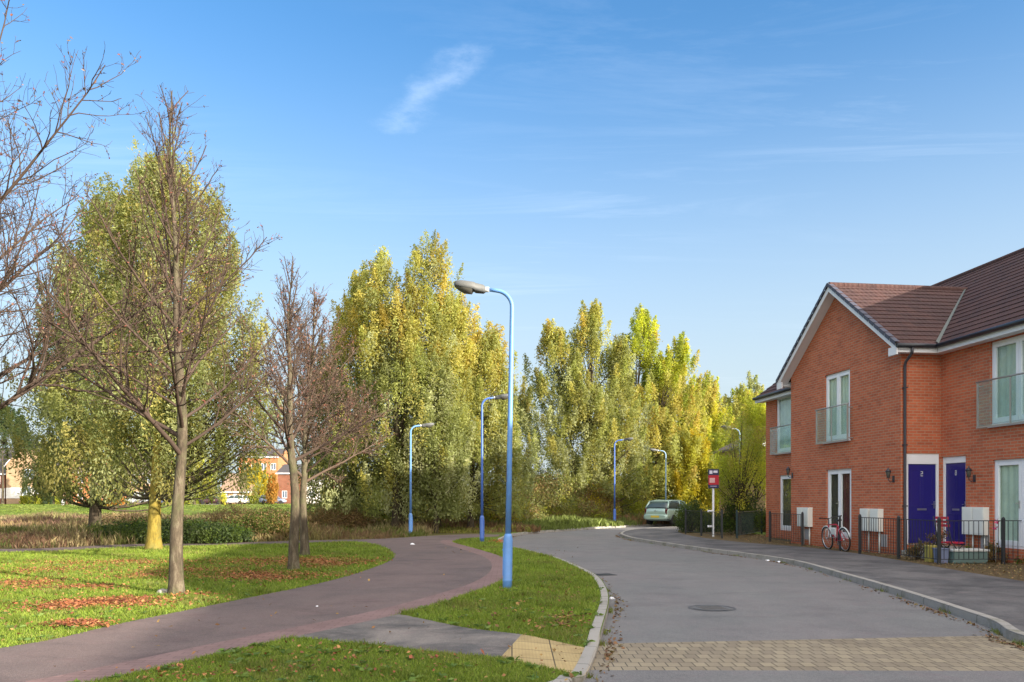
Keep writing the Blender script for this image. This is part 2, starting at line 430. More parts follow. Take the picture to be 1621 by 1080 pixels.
def grass_ground():
    m, t, out = new_mat('lawn')
    P = t.node('ShaderNodeNewGeometry').outputs['Position']
    n = t.noise(P, .5, 6, .65); n2 = t.noise(P, 9, 6, .75); n3 = t.noise(P, 60, 4, .75)
    c = t.ramp(n2, [(.3, (.06, .085, .015)), (.5, (.105, .155, .022)), (.7, (.16, .20, .035))])
    c = t.mix(t.node('ShaderNodeMapRange', {0: n, 1: .45, 2: .7, 3: 0, 4: .55}).outputs[0], c, (.115, .125, .03))
    c = t.mix(t.node('ShaderNodeMapRange', {0: n3, 1: .58, 2: .72, 3: 0, 4: .6}).outputs[0], c, (.10, .072, .035))
    principled(t, out, c, .95, 0, t.math('ADD', n2, n3), .8, .03, 0, .15)
    return m
M['grass'] = grass_ground()

def soil_mat(name, a, b, c_):
    m, t, out = new_mat(name)
    P = t.node('ShaderNodeNewGeometry').outputs['Position']
    n2 = t.noise(P, 7, 6, .75); n3 = t.noise(P, 45, 4, .75)
    c = t.ramp(n2, [(.35, a), (.52, b), (.68, c_)])
    c = t.mix(t.math('MULTIPLY', n3, .6), c, t.mix(1, c, (.5, .5, .5), 'MULTIPLY'))
    principled(t, out, c, .95, 0, t.math('ADD', n2, n3), .8, .03, 0, .15)
    return m
M['soil'] = soil_mat('leafy_soil', (.10, .085, .035), (.17, .12, .065), (.22, .15, .08))
M['rough'] = soil_mat('rough_ground', (.07, .075, .02), (.13, .12, .04), (.18, .13, .06))

def leaf_mat(name, trans=.35, rough=.6):
    m, t, out = new_mat(name)
    a = t.node('ShaderNodeAttribute', attribute_name='col').outputs['Color']
    d = t.node('ShaderNodeBsdfPrincipled', {'Base Color': a, 'Roughness': rough, 'Specular IOR Level': .3})
    tr = t.node('ShaderNodeBsdfTranslucent', {'Color': t.mix(1, a, (1.15, 1.1, .7), 'MULTIPLY')})
    mx = t.node('ShaderNodeMixShader', {0: trans, 1: d.outputs[0], 2: tr.outputs[0]})
    t.l.new(mx.outputs[0], out.inputs[0])
    return m
M['leaf'] = leaf_mat('leaf', .55)
M['blade'] = leaf_mat('grass_blade', .3)
M['dryleaf'] = leaf_mat('dry_leaf', .15, .8)

def bark_mat(name, a, b, c_, scale=9):
    m, t, out = new_mat(name)
    P = t.node('ShaderNodeTexCoord').outputs['Object']
    v = t.mapping(P, scale=(1, 1, .22))
    n = t.noise(v, scale*1.6, 7, .75, .4); n1 = t.noise(P, 1.6, 5, .7)
    c = t.ramp(n, [(.33, a), (.52, b), (.7, c_)])
    gr = t.node('ShaderNodeMapRange', {0: n1, 1: .48, 2: .68, 3: 0, 4: .5}).outputs[0]
    c = t.mix(gr, c, (.13, .15, .06))
    principled(t, out, c, .9, 0, n, .9, .02, 0, .2)
    return m
M['bark'] = bark_mat('bark_grey_brown', (.035, .028, .02), (.095, .074, .05), (.20, .17, .12))
M['bark_dark'] = bark_mat('bark_dark', (.03, .024, .018), (.075, .058, .04), (.13, .10, .07))
M['bark_yellow'] = bark_mat('bark_yellow_green', (.10, .075, .02), (.22, .165, .03), (.30, .235, .06))
M['twig'] = plain('twig_brown', (.070, .048, .036), .8, 0, .25, 4, spec=.2)
M['twig_red'] = plain('twig_reddish', (.105, .072, .052), .8, 0, .25, 4, spec=.2)

def glass_mat():
    m, t, out = new_mat('window_glass')
    g = t.node('ShaderNodeBsdfGlossy', {'Color': (.9, .95, .95, 1), 'Roughness': .02})
    tr = t.node('ShaderNodeBsdfTransparent', {'Color': (.93, .97, .95, 1)})
    fr = t.node('ShaderNodeFresnel', {'IOR': 1.5}).outputs[0]
    ff = t.math('SUBTRACT', 1.0, t.node('ShaderNodeNewGeometry').outputs['Backfacing'])
    mx = t.node('ShaderNodeMixShader', {0: t.math('MULTIPLY', ff, t.math('MULTIPLY_ADD', fr, .9, .02, clamp=True)), 1: tr.outputs[0], 2: g.outputs[0]})
    t.l.new(mx.outputs[0], out.inputs[0])
    return m
M['glass'] = glass_mat()
def balc_glass():
    m, t, out = new_mat('balcony_glass')
    g = t.node('ShaderNodeBsdfGlossy', {'Color': (.8, .95, .9, 1), 'Roughness': .03})
    tr = t.node('ShaderNodeBsdfTransparent', {'Color': (.90, .97, .97, 1)})
    d = t.node('ShaderNodeBsdfDiffuse', {'Color': (.62, .72, .74, 1)})
    fr = t.node('ShaderNodeFresnel', {'IOR': 1.5}).outputs[0]
    m1 = t.node('ShaderNodeMixShader', {0: .09, 1: tr.outputs[0], 2: d.outputs[0]})
    ff = t.math('SUBTRACT', 1.0, t.node('ShaderNodeNewGeometry').outputs['Backfacing'])
    mx = t.node('ShaderNodeMixShader', {0: t.math('MULTIPLY', ff, t.math('MULTIPLY', fr, .8, clamp=True)), 1: m1.outputs[0], 2: g.outputs[0]})
    t.l.new(mx.outputs[0], out.inputs[0])
    return m
M['bglass'] = balc_glass()
def curtain_mat(name, col, amt=.3):
    m, t, out = new_mat(name)
    P = t.node('ShaderNodeTexCoord').outputs['Object']
    n = t.noise(t.mapping(P, scale=(9, 9, .6)), 1.6, 4, .6)
    n2 = t.noise(P, 3.0, 5, .7)
    c = t.mix(t.math('MULTIPLY', n, 1), tuple(c*(1-amt) for c in col), col)
    c = t.mix(t.node('ShaderNodeMapRange', {0: n2, 1: .45, 2: .7, 3: 0, 4: .5}).outputs[0], c, tuple(c*.55 for c in col))
    principled(t, out, c, .9)
    return m
M['curtain'] = curtain_mat('net_curtain', (.62, .70, .66))
M['curtain_g'] = curtain_mat('pale_green_curtain', (.66, .74, .64), .25)
M['dim_room_sheet'] = curtain_mat('dim_room', (.10, .08, .07), .6)  # dark sheet behind the pane, an unlit room's dimness put into its colour
M['curtain_red'] = curtain_mat('red_curtain', (.16, .03, .04), .5)
M['curtain_yel'] = curtain_mat('yellow_cloth', (.22, .2, .03), .4)


# ------------------------------------------------------------------ ground
def catmull(pts, n=6):
    pts = [np.array(p, float) for p in pts]; out = []
    P = [2*pts[0]-pts[1]]+pts+[2*pts[-1]-pts[-2]]
    for i in range(1, len(P)-2):
        a, b, c, d = P[i-1:i+3]
        for k in range(n):
            t = k/n
            out.append(.5*((2*b)+(-a+c)*t+(2*a-5*b+4*c-d)*t*t+(-a+3*b-3*c+d)*t**3))
    out.append(pts[-1]); return [tuple(map(float, p)) for p in out]

def offset(line, w):
    """shift a polyline to its left by w"""
    A = np.array(line, float); d = np.gradient(A, axis=0); d /= np.linalg.norm(d, axis=1)[:, None]+1e-9
    return [tuple(p) for p in A+np.stack([-d[:, 1], d[:, 0]], 1)*w]

def inpoly(poly, X, Y):
    poly = np.asarray(poly); X = np.asarray(X); Y = np.asarray(Y); r = np.zeros(X.shape, bool); j = len(poly)-1
    for i in range(len(poly)):
        xi, yi = poly[i]; xj, yj = poly[j]
        c = ((yi > Y) != (yj > Y)) & (X < (xj-xi)*(Y-yi)/((yj-yi) or 1e-12)+xi)
        r ^= c; j = i
    return r

def sstep(a, b, x):
    t = np.clip((x-a)/(b-a), 0, 1); return t*t*(3-2*t)

def terrain(x, y):
    x = np.asarray(x, float); y = np.asarray(y, float)
    z = .67*sstep(75, 118, y)*sstep(5, -15, x)
    z -= .55*sstep(34, 48, y)*sstep(100, 70, y)*sstep(-4, -14, x)
    z += .25*sstep(60, 90, y)*sstep(-15, 5, x)
    z -= .066*np.clip(1-np.abs(x-.72-(y-7.0)*.11)/.85, 0, 1)*np.clip(1-np.maximum(0, np.abs(y-7.75)-.75)/.5, 0, 1)*(x < 1.4)
    z += (.05*np.sin(x*.35+1)*np.sin(y*.28)+.03*np.sin(x*.9)*np.cos(y*.7))*sstep(-8, -14, x)*sstep(20, 26, y)
    return z

left_kerb = [(-60, 4.2), (-8, 4.55), (-3, 5.0), (-.5, 5.7)] + [G(885, 1085), G(909, 1067), G(927, 1057)] + [G(944, 1020.7), G(955, 987), G(964, 950), G(959, 928), G(944, 910), G(914, 895),
             G(881, 882), G(844, 872.5), G(815, 866)] + [(-.22, 27.2), (-.42, 29.5), (-.25, 31.8), G(811, 845.5), G(850, 841), G(900, 837.6), G(950, 834), G(993, 832), (7.6, 47), (14, 51.5), (26, 56), (60, 62)]
right_kerb = [(60, 56), (26, 50), (14, 46), (9, 43.2), (6.9, 41), (5.5, 38.2), (4.75, 35), (4.6, 32.6), (4.75, 30), G(1100, 866), G(1180, 876), G(1256, 887.5), G(1336, 909), G(1420, 933), G(1514, 963), G(1570, 982), G(1608, 1003),
              (5.75, 7.9), (6.1, 6.7), (7.2, 5.9), (9, 5.5), (14, 5.3), (60, 5.2)]
lk = left_kerb[:3]+catmull(left_kerb[2:-3], 5)[1:]+left_kerb[-3:][1:]
rk = right_kerb[:3]+catmull(right_kerb[2:-2], 5)[1:]+[right_kerb[-1]]
road_poly = lk+rk+[(60, -7), (-60, -7)]

path_left = catmull([(-9.2, 3.8), (-7.2, 5.9), G(0, 1026), G(200, 985), G(400, 945), G(520, 920), G(590, 899), G(622, 884), G(619, 873), G(600, 864), G(560, 858), G(430, 861.5), G(200, 867), G(0, 875), (-22, 21.2), (-45, 19)], 5)
path_right = catmull([(-5.6, 3.6), (-4.4, 5.2), G(140, 1080), G(400, 1022), G(622, 974), G(733, 943), G(792, 921), G(812, 900), G(796, 882), G(748, 867), G(718, 858.5), G(728, 853.5), (-1.5, 31.0), (-.56, 31.9)], 5)
far_edge = catmull([(-.5, 33.6), G(735, 845.8), G(660, 849.5), G(600, 853), G(430, 857.2), G(200, 863), G(0, 870.5), (-22, 22.6), (-45, 20.5)], 4)
path_poly = path_right+far_edge+path_left[::-1]
pr_arr = path_right[:-12]
border_poly = pr_arr+offset(pr_arr, .46)[::-1]
foot_poly = [G(460, 1009), G(632, 972), G(700, 986), G(733, 993), G(780, 999), G(826, 1004), G(792, 1041), G(700, 1033), G(607, 1021.5), G(540, 1016), G(492, 1010.5)]
tact_poly = [G(826, 1004), G(948, 1019.8), G(931, 1060), G(792, 1041)]
block_poly = [(.2, 7.45), (6.8, 7.40), (6.8, 9.45), (.2, 8.72)]
pave_back = catmull([(60, 8.4), (14, 8.2), (9.75, 9.0), (9.35, 12), G(1600, 917), G(1483, 897.5), G(1400, 883), G(1347, 875), G(1270, 866), G(1180, 859), G(1110, 851), (7.4, 35), (8.1, 38.5), (9.6, 41.3), (14.5, 44.3), (26, 48.2), (60, 54)], 4)
pave_poly = rk+pave_back if False else (rk[::-1][:0]+pave_back+rk)      # back edge out, kerb line home
soil_poly = pave_back[6:-12]+[(11, 40), (10.4, 34.5), (10.5, 31), (24, 30), (24, 9)]

def zone(cx, cy):
    k = np.zeros(cx.shape, int)                                          # 0 lawn
    k[inpoly(soil_poly, cx, cy)] = 7
    k[((cy > 38) & (cx < -5) | (cy > 52)) & ~((cy > 76) & (cx < -5) & (cy < 119))] = 9
    k[(cx < -1) & inpoly([(-60, 22.5)]+[(p[0], p[1]) for p in far_edge[::-1]]+[(-.6, 34.2), (5, 60), (-60, 60)], cx, cy)] = 9
    k[inpoly(pave_poly, cx, cy)] = 3
    k[inpoly(foot_poly, cx, cy)] = 5
    k[inpoly(path_poly, cx, cy)] = 4
    k[inpoly(path_poly, cx, cy) & inpoly(border_poly, cx, cy)] = 8
    rp = inpoly(road_poly, cx, cy)
    k[rp] = 1
    k[rp & inpoly(block_poly, cx, cy)] = 2
    k[inpoly(tact_poly, cx, cy) & ~rp] = 6
    return k

def build_ground():
    pts = []; edges = []
    def add_line(line, closed=False):
        b = len(pts)
        for p in line: pts.append(Vector(p))
        for i in range(len(line)-1): edges.append((b+i, b+i+1))
        if closed: edges.append((b+len(line)-1, b))
    for pl in (road_poly, path_poly, foot_poly, tact_poly, block_poly, soil_poly, pave_poly): add_line(pl, True)
    add_line(offset(pr_arr, .46))
    rng = np.random.default_rng(3)
    for x in np.arange(-.6, 1.0, .3):
        for y in np.arange(6.2, 9.4, .3): pts.append(Vector((x+rng.uniform(-.02, .02), y+rng.uniform(-.02, .02))))
    for x in np.arange(-60, 60.1, 2.5):
        for y in np.arange(-10, 130.1, 2.5):
            pts.append(Vector((x+rng.uniform(-.2, .2), y+rng.uniform(-.2, .2))))
    for x in (-2500, -1200, -600, -300, -150, -90, -60, -30, 0, 30, 60, 90, 150, 300, 600, 1200, 2500):
        for y in (-200, -60, -25, 25, 60, 100, 150, 200, 300, 500, 900, 1600, 3000):
            if abs(x) > 61 or y < -11 or y > 131: pts.append(Vector((x+.3, y+.2)))
    V, E, Fc, *_ = delaunay_2d_cdt(pts, edges, [], 0, 1e-4)
    V = np.array([(v.x, v.y) for v in V]); Fc = [f for f in Fc if len(f) == 3]; Fa = np.array(Fc)
    c = V[Fa].mean(1); k = zone(c[:, 0], c[:, 1])
    # orientation
    a, b, d = V[Fa[:, 0]], V[Fa[:, 1]], V[Fa[:, 2]]
    cr = (b-a)[:, 0]*(d-a)[:, 1]-(b-a)[:, 1]*(d-a)[:, 0]
    Fa[cr < 0] = Fa[cr < 0][:, ::-1]
    T = terrain(V[:, 0], V[:, 1])
    names = {0: ('lawn', 'grass'), 1: ('road', 'road'), 2: ('block_paving', 'blocks'), 3: ('pavement', 'pavement'), 4: ('cycle_path', 'path'), 5: ('footway', 'footway'),
             6: ('tactile_paving', 'tactile'), 7: ('garden_ground', 'soil'), 8: ('path_border', 'border'), 9: ('rough_ground', 'rough')}
    kn = np.array([G(926, 1017.2), G(903, 1056)])
    for kk, (nm, mt) in names.items():
        sel = Fa[k == kk]
        if not len(sel): continue
        u, inv = np.unique(sel, return_inverse=True)
        X, Y = V[u, 0], V[u, 1]
        Z = T[u].copy()
        if kk in (1, 2): Z = np.full(len(u), -.10)
        o = np_mesh(nm, np.stack([X, Y, Z], 1), inv.reshape(sel.shape), M[mt], smooth=False)
        tag(o, kind='structure')
    m = MB(); m.face([(-12, -8, -.26), (30, -8, -.26), (30, 60, -.26), (-12, 60, -.26)])
    tag(m.build('ground_base', M['soil']), kind='structure')
build_ground()

def kerb(line, name, drop=None):
    A = np.array(line, float)
    seg = np.linalg.norm(np.diff(A, axis=0), axis=1); s = np.concatenate([[0], np.cumsum(seg)])
    B = np.array(offset(line, .125))
    B0 = np.array(offset(line, .018))
    V = []; Fq = []; UV = []
    for i in range(len(A)):
        zt = .006
        if drop is not None: zt -= drop(A[i][0], A[i][1])
        V += [(*A[i], -.2), (*A[i], zt-.02), (*B0[i], zt), (*B[i], zt), (*B[i], -.2)]
        for w in (0, .12, .14, .25, .4): UV.append((s[i], w))
    for i in range(len(A)-1):
        for k in range(4): a = i*5+k; Fq.append((a, a+1, a+6, a+5))
    me = bpy.data.meshes.new(name); me.from_pydata(V, [], Fq); me.materials.append(M['kerb'])
    uvl = me.uv_layers.new(name='UVMap')
    for l in me.loops: uvl.data[l.index].uv = UV[l.vertex_index]
    o = bpy.data.objects.new(name, me); link(o); tag(o, kind='structure')
def dropf(x, y):
    a = max(0, 1-max(0, abs(y-7.75)-.75)/.35) if x < 2 else 0
    b = 0
    return .052*max(a, b)
kerb(lk, 'kerb_left', dropf); kerb(rk, 'kerb_right', dropf)


# ------------------------------------------------------------------ houses
def wall_panel(mb, M4, L, H, holes, reveal=.10, z0=0.0):
    """vertical wall in its own frame: x along, z up, outward +y (y=0 is the face); holes (x0,x1,z0,z1) with reveals"""
    xs = sorted({0, L, *[h[0] for h in holes], *[h[1] for h in holes]}); zs = sorted({z0, H, *[h[2] for h in holes], *[h[3] for h in holes]})
    for i in range(len(xs)-1):
        for j in range(len(zs)-1):
            cx, cz = (xs[i]+xs[i+1])/2, (zs[j]+zs[j+1])/2
            if any(h[0] < cx < h[1] and h[2] < cz < h[3] for h in holes): continue
            mb.face([M4 @ Vector(p) for p in ((xs[i+1], 0, zs[j]), (xs[i], 0, zs[j]), (xs[i], 0, zs[j+1]), (xs[i+1], 0, zs[j+1]))])
    for (a, b, c, d) in holes:
        for q in (((a, 0, c), (a, 0, d), (a, -reveal, d), (a, -reveal, c)), ((b, 0, d), (b, 0, c), (b, -reveal, c), (b, -reveal, d)),
                  ((a, 0, d), (b, 0, d), (b, -reveal, d), (a, -reveal, d)), ((b, 0, c), (a, 0, c), (a, -reveal, c), (b, -reveal, c))):
            mb.face([M4 @ Vector(p) for p in q])

def roof_slope(mb, A, B, C, D, gauge=.30, lift=.022):
    """tiled slope as overlapping courses; A-B eave line, D-C top line (A below D)"""
    A, B, C, D = map(Vector, (A, B, C, D))
    n = (B-A).cross(D-A).normalized()
    if n.z < 0: n = -n
    L = ((D-A).length+(C-B).length)/2; k = max(1, int(L/gauge))
    for i in range(k):
        t0, t1 = i/k, (i+1)/k
        a, b = A.lerp(D, t0)+n*lift, B.lerp(C, t0)+n*lift
        d, c = A.lerp(D, t1)+n*.002, B.lerp(C, t1)+n*.002
        a0, b0 = A.lerp(D, t0)-n*.004, B.lerp(C, t0)-n*.004
        mb.face([a, b, c, d]); mb.face([a0, b0, b, a])

def french(parent, name, x0, w, z0, h, yp, leaves=2, rz=0, curt='curtain', loc=None, sill=True, deep=.05, handle=True, room=None):
    """window or glazed door: frame part at the opening, with panes, curtain, sill as its pieces"""
    f = MB(); fw = .055; sw = .085
    f.box(0, fw, -.06, 0, 0, h).box(w-fw, w, -.06, 0, 0, h).box(fw, w-fw, -.06, 0, h-fw, h).box(fw, w-fw, -.06, 0, 0, fw)
    lw = (w-2*fw)/leaves
    for i in range(leaves):
        a = fw+i*lw; b = a+lw
        f.box(a+.004, a+sw, -.05, .012, fw+.004, h-fw-.004).box(b-sw, b-.004, -.05, .012, fw+.004, h-fw-.004)
        f.box(a+sw, b-sw, -.05, .012, h-fw-sw-.004, h-fw-.004).box(a+sw, b-sw, -.05, .012, fw+.004, fw+sw*1.5)
    o = f.build(name, M['white'], parent, loc=loc if loc else (x0, yp-deep, z0), rz=rz, bevel=.006)
    for i in range(leaves):
        a = fw+i*lw; b = a+lw
        g = MB(); g.box(a+sw-.01, b-sw+.01, -.032, -.020, fw+sw*1.5-.01, h-fw-sw+.006); g.build('pane', M['glass'], o)
        c = MB(); n = 10; y = -.066
        ca, cb = a+.01, b-.01
        cm = curt if isinstance(curt, str) else curt[i]
        for k in range(n*2):
            u0 = ca+(cb-ca)*k/(n*2); u1 = ca+(cb-ca)*(k+1)/(n*2)
            y0 = y+.010*math.sin(k*1.3); y1 = y+.010*math.sin((k+1)*1.3)
            c.face([(u1, y1, fw), (u0, y0, fw), (u0, y0, h-fw), (u1, y1, h-fw)], True)
        c.build('curtain', M[cm], o)
    if sill:
        s = MB(); s.box(-.04, w+.04, -.06, deep+.05, -.045, -.004); s.build('sill', M['white'], o, bevel=.005)
    if handle:
        s = MB(); xh = w/2+.03 if leaves == 2 else w-.1
        s.box(xh, xh+.03, .012, .03, h*.45, h*.45+.18).box(xh-.0, xh+.12, .03, .045, h*.45+.1, h*.45+.125); s.build('handle', M['chrome'], o)
    return o

def balcony(parent, x0, w, z0, h, yp):
    r = MB(); d = .16; p = .018
    for x in (0, w): r.box(x-p, x+p, d-p, d+p, 0, h); r.box(x-p*.6, x+p*.6, 0.0, d-p, .05, .075); r.box(x-p*.6, x+p*.6, 0.0, d-p, h-.10, h-.075)
    r.box(w*.5-p*.7, w*.5+p*.7, d-p, d+p, .03, h-.01)
    r.tube([(-.05, d, h+.012), (w+.05, d, h+.012)], .022, 8)
    r.box(-.03, w+.03, d-.022, d+.022, -.012, .026)
    o = r.build('balcony_rail', M['steel'], parent, loc=(x0, yp, z0))
    g = MB(); g.box(p+.01, w*.5-p, d-.006, d+.004, .035, h-.02).box(w*.5+p, w-p-.01, d-.006, d+.004, .035, h-.02)
    g.build('glass_panel', M['bglass'], o)
    return o

def digit(mb, ch, x, z, s, y):
    segs = {'1': ['r'], '2': ['t', 'ru', 'm', 'll', 'b'], '3': ['t', 'ru', 'm', 'rl', 'b'], '8': ['t', 'm', 'b', 'ru', 'rl', 'll', 'lu']}[ch]
    w = s*.55; k = s*.13
    R_ = {'t': (0, w, s-k, s), 'm': (0, w, s/2-k/2, s/2+k/2), 'b': (0, w, 0, k), 'ru': (w-k, w, s/2, s), 'rl': (w-k, w, 0, s/2), 'lu': (0, k, s/2, s), 'll': (0, k, 0, s/2), 'r': (w/2, w/2+k, 0, s)}
    for q in segs:
        a, b, c, d = R_[q]; mb.box(x-a, x-b, y, y+.006, z+c, z+d)

def front_door(parent, w, h, loc, rz, num, head=.17, mirror=1):
    f = MB(); fw = .07
    f.box(0, fw, -.06, .02, 0, h).box(w-fw, w, -.06, .02, 0, h).box(fw, w-fw, -.06, .02, h-fw-head, h)
    fo = f.build('door_frame', M['white'], parent, loc=loc, rz=rz, bevel=.006)
    H = h-fw-head
    d = MB(); a, b = fw+.004, w-fw-.004; d.box(a, b, -.05, -.012, .02, H-.004)
    for (za, zb) in ((.12, .80), (.98, H-.15)):      # raised mouldings of the panels
        for (xa, xb) in ((a+.09, (a+b)/2-.03), ((a+b)/2+.03, b-.09)):
            d.box(xa, xb, -.012, -.005, za, za+.02).box(xa, xb, -.012, -.005, zb-.02, zb).box(xa, xa+.02, -.012, -.005, za+.02, zb-.02).box(xb-.02, xb, -.012, -.005, za+.02, zb-.02)
    do = d.build('door', M['door'], fo, bevel=.003)
    l = MB(); c = (a+b)/2; l.box(c-.13, c+.13, -.012, .004, .88, .93)
    l.box(c-.10, c+.10, .004, .010, .895, .915); l.build('letter_plate', M['chrome'], fo)
    q = MB(); digit(q, num, c+.04, H-.32, .13, -.012); q.build('number', M['grey_white'], fo)
    k = MB(); xk = b-.06 if mirror > 0 else a+.03; k.box(xk, xk+.03, -.012, .0, .93, 1.12).box(min(xk, xk-.09*mirror), max(xk+.03, xk-.09*mirror), .0, .028, 1.03, 1.05)
    k.build('handle', M['chrome'], fo)
    s = MB(); s.box(-.02, w+.02, -.05, .05, -.03, -.002); s.build('threshold', M['steel'], fo)
    return fo

def wall_lamp(parent, loc, rz=0):
    m = MB(); m.box(-.04, .04, 0, .02, -.10, .08)
    m.tube([(0, .02, -.05), (0, .10, -.09), (0, .16, -.03), (0, .16, .02)], .010, 6)
    o = m.build('wall_lamp', M['pipe'], parent, loc=loc, rz=rz)
    g = MB(); g.lathe([(.035, .02), (.06, .16), (.06, .18)], 6, (0, .16, 0)); g.build('lantern_glass', M['lens'], o)
    t = MB(); t.lathe([(.085, .18), (.05, .24), (.012, .27), (.012, .30)], 6, (0, .16, 0)); t.build('lantern_cap', M['pipe'], o)

HO = (11.34, 21.07, 0); HRZ = math.atan2(.992, -.126)     # local x runs along the terrace away from us, local y points to the road
SILL = .32; EAVE = 5.40; D = 1.13; GW = 6.10
hx = Matrix.Rotation(HRZ, 4, 'Z')
def hloc(px, py, yl):
    """a point of the photograph on the house plane local y = yl -> (local x, z)"""
    r = Vector(((px-CX)/F, 1, (HY-py)/F)); n = hx.to_3x3() @ Vector((0, 1, 0)); u = hx.to_3x3() @ Vector((1, 0, 0))
    o = Vector(HO); c = Vector((0, 0, CH))
    t = ((o+n*yl-c).dot(n))/r.dot(n); p = c+r*t
    return ((p-o).dot(u), p.z)

def main_house():
    H = empty('brick_house', HO, HRZ)
    tag(H, 'red brick house with a projecting gable, two blue front doors and glazed balconies', 'house')
    I4 = Matrix.Identity(4)
    # openings from the photograph
    gu0, gz1 = hloc(1345.5, 583.5, D); gu1, _ = hloc(1305.5, 592, D); _, gz0 = hloc(1348, 695, D)
    fu0, fz1 = hloc(1347.5, 741.5, D); fu1, _ = hloc(1308, 742, D)
    fz0 = SILL
    mu1, mz1 = hloc(1567.5, 542.5, 0); _, mz0 = hloc(1567.5, 674.5, 0); mu0 = mu1-1.72
    nu1, nz1 = hloc(1571.5, 728.5, 0); nz0 = SILL+.02; nu0 = nu1-1.72
    lu0 = GW+.35; lu1, lz1 = hloc(1233.5, 753, 0); su1, sz1 = hloc(1228.5, 628, 0); _, sz0 = hloc(1240, 717, 0)
    d2a = -.96
    X0, X1 = -6.2, 10.45
    w = MB()
    T = Matrix.Translation
    wall_panel(w, T((X0, 0, -.2)), -X0, EAVE+.2, [(nu0-X0, nu1-X0, nz0+.2, nz1+.2), (mu0-X0, mu1-X0, mz0+.2, mz1+.2), (d2a-X0, -.03-X0, SILL+.2, SILL+.2+2.28)])
    # gabled wing: front with its triangle
    wall_panel(w, T((0, D, -.2)), GW, EAVE+.2, [(gu0, gu1, gz0+.2, gz1+.2), (fu0, fu1, fz0+.2, fz1+.2)])
    w.face([(GW, D, EAVE), (0, D, EAVE), (0, D, EAVE+.21), (GW/2, D, EAVE+.21+GW/2*.715), (GW, D, EAVE+.21)])
    # return wall facing the camera, with the first door
    Mr = T((0, 0, -.2)) @ Matrix.Rotation(R(90), 4, 'Z')
    wall_panel(w, Mr, D, EAVE+.2, [(.04, .98, SILL+.2, SILL+.2+2.37)])
    Ml = T((GW, D, -.2)) @ Matrix.Rotation(R(-90), 4, 'Z')
    wall_panel(w, Ml, D, EAVE+.2, [])
    wall_panel(w, T((GW, 0, -.2)), X1-GW, EAVE+.2, [(lu0-GW, lu1-GW, SILL+.2, lz1+.2), (lu0-GW, su1-GW, sz0+.2, sz1+.2)])
    # far and near ends, back
    for x, sgn in ((X1, -1), (X0, 1)):
        w.face([(x, 0, -.2), (x, -9, -.2), (x, -9, EAVE), (x, -4.5, 8.85), (x, 0, EAVE)][::sgn])
    w.face([(X0, -9, -.2), (X0, -9, EAVE), (X1, -9, EAVE), (X1, -9, -.2)])
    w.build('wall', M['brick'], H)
    # inner dark linings so that openings are never see-through
    b = MB(); b.box(X0+.2, -.2, -3, -2.9, 0, EAVE-.1).box(.2, GW-.2, -.6, -.5, 0, EAVE-.1).box(X0+.2, X1-.2, -3, -.15, 2.72, 2.80)
    b.build('inner_wall', M['soffit'], H)
    # roofs
    ov = .34; sl_ = .715; ez = EAVE+.10
    r = MB(); ym, zm = -4.5, 9.02
    ms = (zm-ez)/(4.5+ov)
    def mainz(y): return ez+(ov-y)*ms
    gr = GW/2; gz = ez+(gr+ov)*sl_              # ridge of the gable
    yv = ov-(gz-ez)/ms                          # ridge meets the main slope
    xe0 = -ov; xe1 = GW+ov
    roof_slope(r, (X0, ov, ez), (xe0, ov, ez), (xe0, ym, zm), (X0, ym, zm))
    roof_slope(r, (xe1, ov, ez), (X1+.3, ov, ez), (X1+.3, ym, zm), (xe1, ym, zm))
    # middle piece behind the gable valleys
    k = 16
    def course(pts): r.face(pts)
    n = Vector((0, ms, 1)).normalized()
    nC = int((zm-ez)/math.sin(math.atan(ms))/.30)
    for i in range(nC):
        t0, t1 = i/nC, (i+1)/nC
        y0, z0 = ov+(ym-ov)*t0, ez+(zm-ez)*t0; y1, z1 = ov+(ym-ov)*t1, ez+(zm-ez)*t1
        def vx(z):   # valley x at height z on the near side
            return min(gr, xe0+max(0, (z-ez))/sl_)
        a0, a1 = vx(z0), vx(z1)
        for (p0, p1, q0, q1) in ((xe0, a0, xe0, a1), (GW-a0, xe1, GW-a1, xe1)):
            lo = Vector((0, 0, 0))+n*.022
            r.face([Vector((p0, y0, z0))+lo, Vector((p1, y0, z0))+lo, Vector((q1, y1, z1))+n*.002, Vector((q0, y1, z1))+n*.002])
            r.face([Vector((p0, y0, z0-.01)), Vector((p1, y0, z0-.01)), Vector((p1, y0, z0))+lo, Vector((p0, y0, z0))+lo])
    # back slope
    roof_slope(r, (X1+.3, -9-ov, ez), (X0, -9-ov, ez), (X0, ym, zm), (X1+.3, ym, zm))
    # gable wing slopes, near side faces the camera
    fy = D+ov
    roof_slope(r, (xe0, fy, ez), (xe0, ov, ez), (gr, yv, gz), (gr, fy, gz))
    roof_slope(r, (xe1, ov, ez), (xe1, fy, ez), (gr, fy, gz), (gr, yv, gz))
    ro = r.build('roof', M['roof'], H)
    # fix UVs so rows follow the slope: u along eave, v along slope
    me = ro.data; uvl = me.uv_layers[0]
    for p in me.polygons:
        nn = p.normal
        if abs(nn.y) > abs(nn.x):
            for li in p.loop_indices:
                co = me.vertices[me.loops[li].vertex_index].co; uvl.data[li].uv = (co.x, (co.z-ez)/math.sin(math.atan(ms)))
        else:
            for li in p.loop_indices:
                co = me.vertices[me.loops[li].vertex_index].co; uvl.data[li].uv = (co.y, (co.z-ez)/math.sin(math.atan(sl_)))
